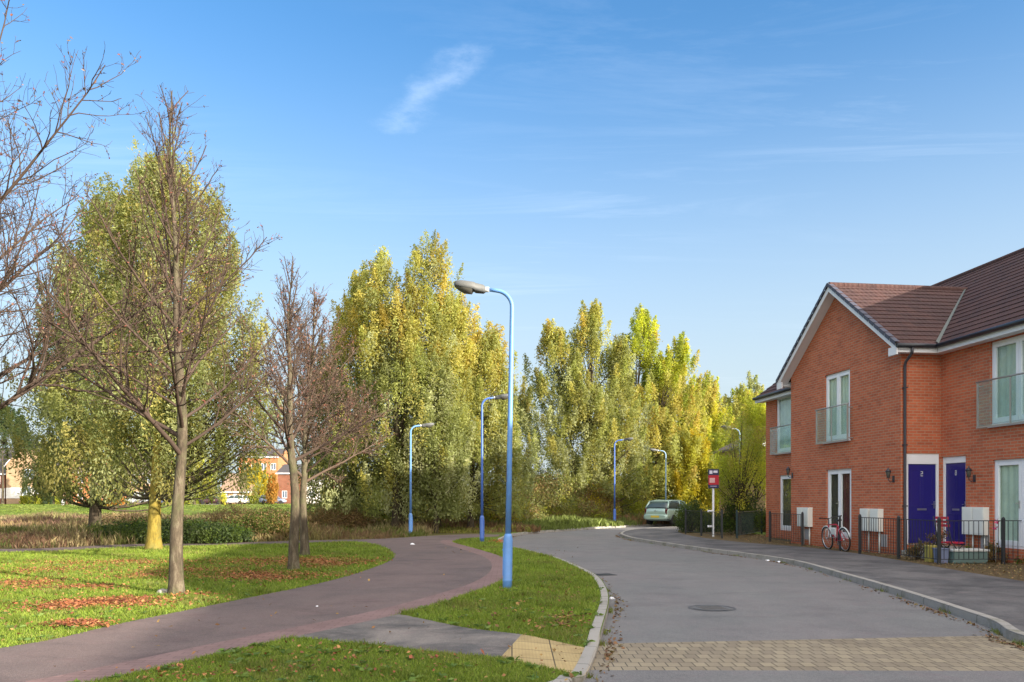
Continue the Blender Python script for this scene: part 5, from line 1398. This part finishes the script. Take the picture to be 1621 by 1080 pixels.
shrub('dark green leafy shrub hiding the right side of the parked car', 8.0, 35.6, .62, .7, 1.45, ['dark', 'green'], 51, 9000, .07)
shrub('dark rounded shrub behind the railing left of the estate board', 9.1, 36.6, .7, .7, .95, ['dark', 'green'], 52, 8000, .07)
shrub('dense dark green shrub at the foot of the small garden tree', 9.6, 33.6, .75, .8, 1.9, ['dark', 'green'], 53, 9000, .08)
shrub('green shrub behind the railing beside the buff building', 11.6, 36.5, 1.3, .7, 1.1, ['dark', 'green'], 54, 9000, .08)
shrub('wide ivy covered mound behind the yellow-barked trunk', wx(262, 27.5), 27.8, 2.8, 1.5, .60, ['dark', 'green'], 55, 42000, .09, name='ivy_mound', stem=False)
shrub('low brown and green bramble left of the middle bare trunks', wx(420, 30), 30, 1.4, 1.0, .95, ['brown', 'green'], 56, 14000, .08, name='bramble')
shrub('pinkish brown scrub in front of the small yellow house', wx(372, 50), 50, 2.0, 1.2, 1.5, ['brown'], 68, 9000, .10, name='scrub')
shrub('brown scrub just left of the middle bare trunks, behind the bramble', wx(436, 44), 44, 1.6, 1.1, 1.3, ['brown', 'green'], 69, 9000, .10, name='scrub')
shrub('straw brown scrub far behind the ivy covered mound', wx(225, 48), 48, 3.4, 1.2, 1.1, ['brown'], 70, 9000, .10, name='scrub')
shrub('reddish bramble patch right of the middle bare trunks', wx(532, 36), 36, 1.7, 1.1, 1.0, ['brown'], 57, 14000, .08, name='bramble')
shrub('brown bare bush in the gap between the willow groups', wx(830, 55), 55, 2.3, 1.5, 3.4, ['brown', 'brown', 'willow_g'], 58, 14000, .14, name='bush')
shrub('grey-green bush left of the right-hand willow trunks', wx(868, 50), 50, 2.4, 1.4, 2.8, ['willow_g', 'brown', 'willow'], 59, 15000, .13, name='bush')
shrub('bright yellow shrub between the right-hand willow trunks', wx(945, 50.5), 50.5, 1.2, 1.0, 2.6, ['yellow', 'brown'], 60, 9000, .12, name='yellow_shrub')
shrub('green shrub behind the deep blue street lamp', wx(775, 43), 43, 2.2, 1.2, 2.2, ['willow_g', 'yellow', 'brown'], 61, 12000, .12, name='bush')
shrub('long light green thicket behind the right-hand willow trunks', wx(950, 64), 64, 6.8, 1.5, 3.6, ['willow_g', 'lime', 'willow'], 81, 26000, .16, name='thicket')
shrub('olive thicket behind the trunks of the middle willows', wx(665, 44), 44, 5.6, 1.2, 2.6, ['willow', 'willow_g', 'lime'], 82, 26000, .13, name='thicket')
shrub('low yellow-green bush between the right willows and the far kerb', wx(905, 46), 48.8, 2.6, .9, 1.5, ['lime', 'willow_g', 'brown'], 66, 12000, .11, name='bush')
shrub('reddish brown bush behind the middle lamp at the far road edge', wx(800, 44), 46, 2.2, .9, 1.3, ['brown', 'willow_g'], 67, 10000, .11, name='bush')
shrub('dark green bush under the right-hand willow by the car', wx(985, 54), 54, 2.3, 1.2, 2.8, ['willow_g', 'lime'], 62, 12000, .13, name='bush')
for (p0, p1, lab, sd_, pal) in ((22, 86, 'long clipped yellow-green hedge before the tan gabled house', 63, ['lime']), (240, 314, 'clipped green hedge before the cream bungalow', 64, ['green', 'lime']), (385, 430, 'low yellow-green hedge before the yellow weeping tree', 65, ['lime', 'green'])):
    X0, X1 = wx(p0, 124), wx(p1, 124); rng = np.random.default_rng(sd_); n = 9000
    C = np.stack([rng.uniform(X0, X1, n), 126+rng.uniform(-.5, .5, n), GZ+rng.uniform(0, 1.25, n)], 1); C += rng.normal(size=C.shape)*.06
    cl = pal_pick(pal, rng, n)*rng.uniform(.7, 1.3, (n, 1)); V, Fq = leaf_quads(C, rng.normal(size=C.shape), .28, .2, rng)
    tag(np_mesh('hedge', V, Fq, M['leaf'], None, np.repeat(cl, 4, 0)), lab, 'hedge')
def far_tree(label, px, d, pt, pb, r, pal, seed, n=9000, name='tree', group='trees among the far houses', leaf=.4):
    X = wx(px, d); z = float(terrain(X, d)); h = wz(pt, d)-z
    willow(label, X, d, [(0, 0, max(.6, wz(pb, d)-z), h, r)], [(0, 0, .2, .1, h*.6)], pal, seed, n, leaf, name=name, group=group)
far_tree('wide yellow weeping tree right of the small yellow house', 406, 130, 745, 792, 2.1, 'yellow', 71, 14000, 'weeping_tree')
far_tree('narrow bright orange tree beside the yellow weeping tree', 431, 120, 756, 792, .7, 'orange', 72, 5000, 'orange_tree')
far_tree('lime-green drooping tree left of the small yellow house', 308, 112, 700, 790, 3.0, 'lime', 73, 16000, 'weeping_tree')
far_tree('orange-leaved young tree beyond the lawn between two willow trunks', 180, 95, 770, 812, .9, 'orange', 74, 4000, 'orange_tree')
far_tree('dark evergreen before the left houses, between gable and orange house', 84, 118, 700, 795, 2.4, 'dark', 75, 12000, 'evergreen_tree')
far_tree('dark evergreen over the leftmost roof', 4, 118, 640, 715, 4.0, 'dark', 76, 12000, 'evergreen_tree')
far_tree('dark green tree behind the orange house', 135, 150, 660, 790, 5.5, 'dark', 77, 14000, 'evergreen_tree', leaf=.5)
far_tree('green tree behind the white van', 225, 150, 680, 780, 5.0, 'green', 78, 12000, 'broadleaf_tree', leaf=.5)
far_tree('pale green tree rising right behind the cream house', 512, 150, 690, 790, 4.2, 'willow_g', 79, 12000, 'broadleaf_tree', leaf=.5)
# far woodland mass closing the horizon
def far_wood():
    rng = np.random.default_rng(90); n = 60000
    X = rng.uniform(-190, 150, n); k = 6+3.0*np.sin(X*.11)+2*np.sin(X*.37+1)+1.2*np.sin(X*.9)
    C = np.stack([X, 205+rng.uniform(-6, 6, n), rng.uniform(0, 1, n)**.8*k+.3], 1); cl = pal_pick(['willow_g', 'brown', 'willow', 'dark'], rng, n)
    cl = cl*(.8+.4*np.sin(X*.3)[:, None]**2); V, Fq = leaf_quads(C, rng.normal(size=C.shape), .9, .6, rng)
    tag(np_mesh('distant_trees', V, Fq, M['leaf'], None, np.repeat(cl, 4, 0)), 'low line of distant mixed autumn trees along the horizon', 'trees', kind='stuff')
far_wood()

# ---- bare young trees
def bare_tree(label, x, y, H, r0, fork, spread, seed, lean=(0, 0), nsc=34, twig='twig', dens=1.0, up=.9, side=(0, 0), remnants=True, bark='bark', taper=1.0, tw=1.0, group='bare young trees on the lawn', leaders=3):
    rng = np.random.default_rng(seed); Rt = tree_root('bare_tree', label, x, y, 0, group=group)
    T = Tubes(); n = 26; zs = np.linspace(0, 1, n)
    ph = rng.uniform(0, 6, 4)
    P = np.stack([lean[0]*zs+.05*np.sin(zs*6+ph[0])+.025*np.sin(zs*17+ph[1]), lean[1]*zs+.05*np.cos(zs*5+ph[2]), -.1+(H+.1)*zs], 1); P[:, :2] -= P[0, :2]
    f = fork/H
    rad = np.where(zs < f, r0*(1-.32*zs/f), r0*.68*np.clip(1-(zs-f)/(1-f), 0, 1)**1.05+.006)*(1+.35*np.exp(-zs*H/.18)); T.add(P, rad, 12)
    T.build('trunk', M[bark], Rt)
    B1, B2 = Tubes(), Tubes(); tips = []
    def poly(p, d, L, n, wob, upb):
        pts = [p]; d = d/np.linalg.norm(d); st = L/n
        for i in range(n):
            d = d+rng.normal(size=3)*wob+np.array([0, 0, upb]); d /= np.linalg.norm(d); pts.append(pts[-1]+d*st)
        return np.array(pts)
    def kids(Pp, L, r, lvl):
        nk = {1: int((6+L*6.0)*dens), 2: int((3+L*7)*dens), 3: int(L*6*dens)}[lvl]
        for j in range(nk):
            t = rng.uniform(.12 if lvl > 1 else .18, .98); k = t*(len(Pp)-1); i = int(k); q = Pp[i]+(Pp[min(i+1, len(Pp)-1)]-Pp[i])*(k-i)
            d = Pp[min(i+1, len(Pp)-1)]-Pp[max(i-0, 0)] if i < len(Pp)-1 else Pp[i]-Pp[i-1]
            d = d/(np.linalg.norm(d)+1e-9); s = np.cross(d, rng.normal(size=3)); s /= np.linalg.norm(s)+1e-9
            dd = d*.75+s*rng.uniform(.55, 1.0)+np.array([0, 0, .18])
            l2 = L*(1-t*.62)*rng.uniform(.30, .58) if lvl == 1 else L*(1-.5*t)*rng.uniform(.32, .6); l2 = max(l2, .10)
            nn = 6 if lvl == 1 else 4; Q = poly(q, dd, l2, nn, .13, .07*up)
            r2 = max(r*(1-.6*t)*.50, .0035*tw)
            (B1 if lvl == 1 else B2).add(Q, np.linspace(r2, max(.0022*tw, r2*.3), nn+1), 4 if lvl == 1 else 3)
            if lvl >= 2: tips.append(Q)
            if lvl < 3 and l2 > .16: kids(Q, l2, r2, lvl+1)
    az = rng.uniform(0, 6)
    for i in range(nsc):
        t = i/(nsc-1); zf = f+(1-f)*(t**1.05)*.93; k = zf*(n-1); ii = int(k); q = P[ii]+(P[min(ii+1, n-1)]-P[ii])*(k-ii)
        az += 2.4+rng.uniform(-.4, .4)
        h_ = (zf-f)/(1-f)
        L = spread*(1.05-.88*h_**.95)*rng.uniform(.75, 1.15)*(1 if i > 2 else 1.05)
        el = R(34)+R(44)*h_+rng.uniform(-.15, .15)
        d = np.array([math.cos(az)*math.cos(el)+side[0]*.4, math.sin(az)*math.cos(el)+side[1]*.4, math.sin(el)])
        rr = max(.011, r0*(.27 if i > 3 else .33)*(1-.68*h_)*rng.uniform(.75, 1.15)); Q = poly(q, d, L*1.12, 9, .055, .035*up)
        B1.add(Q, np.linspace(rr, .006, 10), 6); kids(Q, L, rr, 1)
    for i in range(leaders):   # upright leaders near the top
        zf = .60+.09*i; k = int(zf*(n-1)); a = rng.uniform(0, 6); Q = poly(P[k], np.array([math.cos(a)*.22, math.sin(a)*.22, 1]), H*(.27-.04*i), 10, .03, .05); B1.add(Q, np.linspace(.02, .006, 11), 5); kids(Q, H*.22, .014, 2)
    kids(P[int(.55*n):], H*.30, .02, 2)
    bo = B1.build('branches', M[twig], Rt); B2.build('twigs', M[twig], bo)
    if remnants:
        A = np.concatenate(tips); sel = A[rng.integers(0, len(A), int(len(A)*.22))]; sel = sel+rng.normal(size=sel.shape)*.01
        cl = np.array([[.20, .07, .05], [.20, .11, .07], [.14, .09, .08], [.18, .13, .08]])[rng.integers(0, 4, len(sel))]*rng.uniform(.6, 1.3, (len(sel), 1))
        V, Fq = leaf_quads(sel, rng.normal(size=sel.shape)+np.array([0, 0, -.6]), .045*tw*rng.uniform(.5, 1.5, len(sel)), .022*tw, rng); np_mesh('seed_clusters', V, Fq, M['dryleaf'], Rt, np.repeat(cl, 4, 0))
    return Rt
x, y = G(279, 941); bare_tree('largest bare young tree with forked grey trunk, nearest on the lawn', x, y, 7.9, .112, 2.25, 2.6, 101, lean=(-.02, 0), nsc=34, dens=.75, tw=.9)
x, y = G(465, 903); bare_tree('slim bare tree with dark trunk, left of the pair in the middle', x, y, 6.6, .115, 2.35, 1.75, 102, nsc=28, dens=.8, twig='twig', lean=(-.05, .1), tw=1.2)
x, y = G(482, 880); bare_tree('bare tree with reddish crown, right of the middle pair', x, y, 6.9, .125, 2.0, 2.6, 103, nsc=36, twig='twig_red', side=(.75, 0), dens=.95, tw=1.3, lean=(.3, .1))
bare_tree('bare tree reaching in from the left edge of the view', -8.75, 11.6, 9.6, .15, 2.0, 4.6, 104, nsc=38, twig='twig', remnants=True, up=.6, tw=1.05, dens=.70)

# small garden tree by the railing
willow('small garden tree with thin yellowing crown before the red house end', wx(1171, 33), 33, [(0, 0, 1.7, wz(662, 33), 1.15), (-.3, 0, 1.5, wz(735, 33), .9)], [(0, 0, .07, .1, 3.8)], 'lime', 40, 6500, .11, name='garden_tree', group='trees beyond the bend', toppal='willow_y', top=2.5)

willow('bright lime young tree between the garden tree and the red house', wx(1196, 36.5), 36.5, [(0, 0, 1.8, wz(655, 36.5), 1.0)], [(0, 0, .06, .1, 3.8)], 'lime', 41, 9000, .13, name='garden_tree', group='trees beyond the bend')
# ---- plants in the front garden
rng0 = np.random.default_rng(7)
for i, (x, y, h, pal, lab) in enumerate(((10.0, 19.6, .42, ['brown'], 'brown withered plant by the first railing post of the doors'), (10.9, 19.0, .38, ['green', 'brown'], 'low green plant behind the teal storage box'), (11.5, 18.9, .46, ['brown'], 'withered brown plant under the right meter boxes'),
                                   (10.35, 19.35, .75, ['dark', 'brown'], 'tall thin dark potted plant beside the first blue door'), (11.9, 18.2, .30, ['brown', 'green'], 'low brown plant under the right french doors'))):
    shrub(lab, x, y, .28, .24, h, pal, 200+i, 900, .06, name='garden_plant', cat='plant')

# ---- ground cover
def scatter(n, x0, x1, y0, y1, pw, rng):
    """more points near the viewer's side of the lawn: blades get larger and sparser with distance"""
    u = rng.uniform(0, 1, n); a = 1-pw; y = (y0**a+u*(y1**a-y0**a))**(1/a); return rng.uniform(x0, x1, n), y
def grass():
    rng = np.random.default_rng(5); n = 620000
    u = rng.uniform(0, 1, n); Y = 5.2*(30/5.2)**u; X = rng.uniform(-1, .12, n)*(Y*.78+1.5)
    X = np.where(rng.uniform(size=n) < .10, rng.uniform(-.8, 1.7, n), X)
    # straight-line distance to edges is ignored: keep lawn zone only
    k = (zone(X, Y) == 0) & (X < 1.7); X, Y = X[k], Y[k]
    # keep off the kerb stones
    kl = np.array(lk); kl = kl[(kl[:, 1] < 34) & (kl[:, 0] < 3) & (kl[:, 0] > -9)]; kl = np.concatenate([kl[:-1]*(1-q)+kl[1:]*q for q in np.linspace(0, .9, 10)])
    dm = np.full(len(X), 9.)
    for p in kl: dm = np.minimum(dm, np.hypot(X-p[0], Y-p[1]))
    k = dm > .15; X, Y = X[k], Y[k]; n = len(X)
    X = X+rng.normal(size=n)*.022; Y = Y+rng.normal(size=n)*.022
    tuft = np.clip(np.sin(X*4.1+1.7*np.sin(Y*3.3))+np.sin(Y*5.2+X*1.9)+np.sin(X*9.7)*np.sin(Y*8.3)-.9, 0, 1.5)
    s = np.clip(Y/9, .8, 2.6); h = rng.uniform(.015, .048, n)*np.clip(s, .9, 1.5)*(1+.55*tuft); w = .0042*s*rng.uniform(.7, 1.4, n)
    a = rng.uniform(0, 2*np.pi, n); ln = rng.normal(size=(n, 2))*.5*h[:, None]
    bx2 = np.stack([np.cos(a)*w, np.sin(a)*w, np.zeros(n)], 1); B = np.stack([X, Y, terrain(X, Y)-.003], 1)
    tip = B+np.stack([ln[:, 0], ln[:, 1], h], 1)
    V = np.stack([B-bx2, B+bx2, tip], 1).reshape(-1, 3)
    pat = .5+.5*np.sin(X*1.3+2*np.sin(Y*.9))*np.cos(Y*1.1+X*.4)
    A = np.array([(.165, .240, .025), (.21, .285, .035), (.115, .175, .02), (.27, .27, .07), (.24, .30, .04)]); ci = rng.choice(5, n, p=[.3, .26, .2, .08, .16])
    c = A[ci]*rng.uniform(.75, 1.3, (n, 1))*(.85+.3*pat[:, None])*(1-.20*tuft[:, None])
    dry = (np.sin(X*2.3+3)*np.sin(Y*1.9+X)+rng.normal(size=n)*.35) > .95; c[dry] = c[dry]*.4+np.array([.22, .17, .07])*.6
    # broad-leaved weeds lying flat among the blades
    m_ = 700; wy = 5.4*(20/5.4)**rng.uniform(0, 1, m_); wx_ = rng.uniform(-1, .15, m_)*(wy*.75+1); k2 = (zone(wx_, wy) == 0); wx_, wy = wx_[k2], wy[k2]
    cx_ = np.repeat(wx_, 9); cy_ = np.repeat(wy, 9); N_ = len(cx_); a_ = rng.uniform(0, 2*np.pi, N_); L_ = rng.uniform(.03, .075, N_)
    C_ = np.stack([cx_+np.cos(a_)*L_*.6, cy_+np.sin(a_)*L_*.6, terrain(cx_, cy_)+rng.uniform(.012, .04, N_)], 1); D_ = np.stack([np.cos(a_), np.sin(a_), rng.uniform(-.1, .5, N_)], 1)
    Vw, Fw = leaf_quads(C_, D_, L_*1.3, L_*.5, rng); cw = np.array([(.11, .19, .03), (.15, .22, .05), (.09, .15, .035)])[rng.integers(0, 3, N_)]*rng.uniform(.8, 1.2, (N_, 1))
    tag(np_mesh('weeds', Vw, Fw, M['blade'], None, np.repeat(cw, 4, 0)), 'flat broad leaved weeds growing among the lawn grass', 'weeds', kind='stuff')
    kw = np.array(lk); kw = kw[(kw[:, 1] > 7) & (kw[:, 1] < 34) & (np.abs(kw[:, 0]) < 3)]; i_ = rng.integers(0, len(kw)-1, 4200); t_ = rng.uniform(0, 1, (4200, 1)); Pk = kw[i_]*(1-t_)+kw[i_+1]*t_
    kr = np.array(rk); kr = kr[(kr[:, 1] > 7) & (kr[:, 1] < 34) & (kr[:, 0] < 7.5)]; j_ = rng.integers(0, len(kr)-1, 2600); t2_ = rng.uniform(0, 1, (2600, 1)); Pr = kr[j_]*(1-t2_)+kr[j_+1]*t2_
    Pk = np.concatenate([Pk+np.array([.03, 0]), Pr-np.array([.03, 0])]); g_ = np.sin(Pk[:, 1]*2.9)+np.sin(Pk[:, 1]*7.3+1) > .95; Pk = Pk[g_]+rng.normal(size=(int(g_.sum()), 2))*.025
    nk = len(Pk); hk = rng.uniform(.02, .075, nk); ak = rng.uniform(0, 6.28, nk); Bk_ = np.column_stack([Pk, np.full(nk, -.102)]); o_ = np.column_stack([np.cos(ak)*.006, np.sin(ak)*.006, np.zeros(nk)]); tk = Bk_+np.column_stack([rng.normal(size=(nk, 2))*.02, hk])
    tag(np_mesh('kerb_weeds', np.stack([Bk_-o_, Bk_+o_, tk], 1).reshape(-1, 3), np.arange(3*nk).reshape(nk, 3), M['blade'], None, np.repeat(np.array([(.13, .19, .03), (.2, .22, .05), (.17, .14, .06)])[rng.integers(0, 3, nk)], 3, 0)), 'thin grass and weeds growing from the gutter joints', 'weeds', kind='stuff')
    tag(np_mesh('grass', V, np.arange(3*n).reshape(n, 3), M['blade'], None, np.repeat(c, 3, 0)), 'short green mown grass of the lawn and verges', 'grass', kind='stuff')
grass()

DRIFTS = [(150, 958, 96, 10, 1500), (118, 993, 62, 6, 330), (35, 926, 75, 9, 900), (130, 932, 70, 5, 350), (212, 915, 48, 5, 380), (420, 914, 110, 8, 1500), (300, 905, 160, 8, 700), (455, 890, 130, 8, 1500), (520, 893, 70, 7, 900), (180, 892, 170, 6, 900), (60, 905, 110, 8, 500), 
          (300, 944, 60, 5, 140), (560, 1050, 200, 26, 90), (250, 1070, 120, 10, 40), (915, 1068, 14, 6, 60), (890, 985, 52, 14, 190), (880, 935, 70, 22, 160), (830, 975, 80, 20, 80), (790, 858, 16, 3, 240), (340, 1070, 160, 8, 90), (720, 875, 60, 8, 120), (900, 905, 30, 10, 90), (280, 960, 120, 18, 120), (80, 960, 120, 34, 140)]
def leaves():
    rng = np.random.default_rng(8); Cs = []; cols = []
    for (px, py, rx, ry, n) in DRIFTS:
        x0, y0 = G(px, py); x1, _ = G(px+rx, py); _, yn = G(px, py+ry); _, yf = G(px, py-ry); ax = x1-x0; ay = (yf-yn)/2
        n = int(n*2.2 if n > 300 else n)
        m_ = rng.normal(size=(n*2, 2))*.46; m_ = m_[:n]; X = x0+m_[:, 0]*ax; Y = (yf+yn)/2+m_[:, 1]*ay+.15*np.sin(X*3+px)
        Cs.append(np.stack([X, Y], 1)); warm = .5 if py > 940 and px < 300 else 0
        A = np.array([(.36, .13, .05), (.27, .09, .045), (.20, .07, .04), (.40, .20, .08)]) if px < 600 else np.array([(.20, .09, .045), (.26, .13, .05), (.13, .07, .035), (.32, .19, .06)])
        if px == 790: A = np.array([(.6, .16, .05), (.5, .12, .05)])
        cols.append(A[rng.integers(0, len(A), n)]*rng.uniform(.6, 1.25, (n, 1)))
    n = 1500; Y = 6*(27/6)**rng.uniform(0, 1, n); X = rng.uniform(-1, .12, n)*(Y*.75); Cs.append(np.stack([X, Y], 1)); cols.append(np.array([(.24, .12, .05), (.16, .09, .04), (.32, .2, .07)])[rng.integers(0, 3, n)]*rng.uniform(.6, 1.2, (n, 1)))
    # leaves gathered in the gutters and on the front garden soil
    for ln_, off, nn in ((rk, -.10, 1700), (lk, -.09, 1500)):
        A = np.array(ln_); A = A[(A[:, 1] < 44) & (A[:, 1] > 5) & (np.abs(A[:, 0]) < 9)]; i = rng.integers(0, len(A)-1, nn); t = rng.uniform(0, 1, (nn, 1)); P = A[i]*(1-t)+A[i+1]*t; d = A[i+1]-A[i]; d /= np.linalg.norm(d, axis=1)[:, None]+1e-9
        keep = rng.uniform(size=nn) < (.25+.75*(np.sin(P[:, 1]*1.7)+np.sin(P[:, 1]*.6+1) > .3))
        P = P+np.stack([-d[:, 1], d[:, 0]], 1)*(off-np.abs(rng.normal(size=(nn, 1)))*.07); P = P[keep]; Cs.append(P); cols.append(np.array([(.22, .12, .06), (.13, .07, .04), (.16, .12, .05)])[rng.integers(0, 3, len(P))])
    n = 9000; X = rng.uniform(8.2, 12.3, n); Y = rng.uniform(13, 34, n); k = zone(X, Y) == 7; Cs.append(np.stack([X, Y], 1)[k]); cols.append((np.array([(.28, .17, .08), (.2, .11, .06), (.34, .26, .10), (.14, .12, .04)])[rng.integers(0, 4, n)]*rng.uniform(.6, 1.2, (n, 1)))[k])
    P = np.concatenate(Cs); c = np.concatenate(cols); k = P[:, 1] > 4.5; P, c = P[k], c[k]
    zn = zone(P[:, 0], P[:, 1]); onroad = (zn == 1) | (zn == 2); onpath = (zn == 4) | (zn == 5) | (zn == 8) | (zn == 3)
    keep = ~onpath | (rng.uniform(size=len(P)) < .12); P, c, onroad = P[keep], c[keep], onroad[keep]
    n = len(P); z = np.where(onroad, -.10, terrain(P[:, 0], P[:, 1])+.012)+rng.uniform(.004, .035, n)*np.where(onroad, .35, 1)
    C = np.column_stack([P, z]); a = rng.uniform(0, 2*np.pi, n); s = rng.uniform(.013, .032, n)*np.clip(P[:, 1]/9, .62, 1)*np.where(P[:, 0] > 7, .8, 1)
    u = np.stack([np.cos(a), np.sin(a), rng.normal(size=n)*.35], 1); v = np.stack([-np.sin(a), np.cos(a), rng.normal(size=n)*.35], 1)*.75
    V = np.stack([C-u*s[:, None], C+v*s[:, None]+[0, 0, .004], C+u*s[:, None], C-v*s[:, None]+[0, 0, .004]], 1).reshape(-1, 3)
    tag(np_mesh('fallen_leaves', V, np.arange(4*n).reshape(n, 4), M['dryleaf'], None, np.repeat(c, 4, 0)), 'fallen red-brown leaves drifted on lawn and gutters', 'fallen leaves', kind='stuff')
leaves()

def tall_growth(name, label, n, x0, x1, y0, y1, h0, h1, cols, seed, cond, wd=.012, clump=.6):
    rng = np.random.default_rng(seed); m_ = n//14; X = rng.uniform(x0, x1, m_); Y = rng.uniform(y0, y1, m_); k = cond(X, Y); X, Y = X[k], Y[k]
    hh = (h0+(h1-h0)*(.5+.5*np.sin(X*clump+seed)*np.sin(Y*.5+X*.23)))*rng.uniform(.5, 1.1, len(X))
    A = np.array(cols); cc = A[(np.floor((np.sin(X*.31+seed)+np.sin(Y*.4+X*.1)+2+rng.uniform(0, 1.2, len(X)))/5.2*len(A))).astype(int).clip(0, len(A)-1)]
    X = np.repeat(X, 14)+rng.normal(size=len(X)*14)*.13; Y = np.repeat(Y, 14)+rng.normal(size=len(Y)*14)*.13; h = np.repeat(hh, 14)*rng.uniform(.5, 1.15, len(X)); c = np.repeat(cc, 14, 0)*rng.uniform(.6, 1.35, (len(X), 1))
    N = len(X); w = wd*rng.uniform(.6, 1.6, N)*np.clip(Y/30, .8, 3); a = rng.uniform(0, 2*np.pi, N); ln = rng.normal(size=(N, 2))*.28*h[:, None]; B = np.stack([X, Y, terrain(X, Y)-.02], 1)
    bx2 = np.stack([np.cos(a)*w, np.sin(a)*w, np.zeros(N)], 1); mid = B+np.stack([ln[:, 0]*.35, ln[:, 1]*.35, h*.6], 1); tip = B+np.stack([ln[:, 0], ln[:, 1], h], 1)
    V = np.stack([B-bx2*.6, B+bx2*.6, mid+bx2, tip, mid-bx2], 1).reshape(-1, 3)
    tag(np_mesh(name, V, np.arange(5*N).reshape(N, 5), M['blade'], None, np.repeat(c, 5, 0)), label, name.replace('_', ' '), kind='stuff')
roughz = lambda X, Y: zone(X, Y) == 9
tall_growth('rough_grass', 'rough pale and brown grasses beyond the far footpath', 230000, -38, -3.5, 23, 56, .18, .62, [(.24, .20, .08), (.20, .13, .07), (.13, .15, .035), (.30, .24, .12), (.17, .10, .06), (.10, .13, .03)], 1, lambda X, Y: roughz(X, Y) & (Y > 24.0+(-3-X)*-.02))
tall_growth('reed_bed', 'brown and straw coloured reeds round the hidden pond', 200000, -62, -8, 48, 75, .4, .95, [(.26, .19, .09), (.20, .12, .08), (.22, .20, .08), (.15, .12, .06), (.28, .23, .12)], 2, lambda X, Y: (X < -6), wd=.02)
tall_growth('verge_growth', 'low leafy growth and brambles along the far kerb', 90000, -3.5, 12, 35, 60, .15, .6, [(.15, .19, .04), (.12, .15, .035), (.20, .12, .06), (.22, .22, .05)], 3, lambda X, Y: roughz(X, Y) | ((zone(X, Y) == 0) & (Y > 36)), wd=.02)
tall_growth('far_lawn_grass', 'bright green far grass below the houses', 110000, -90, -8, 77, 118, .05, .14, [(.12, .17, .025), (.15, .19, .035), (.10, .15, .02)], 4, lambda X, Y: X < -5, wd=.03)
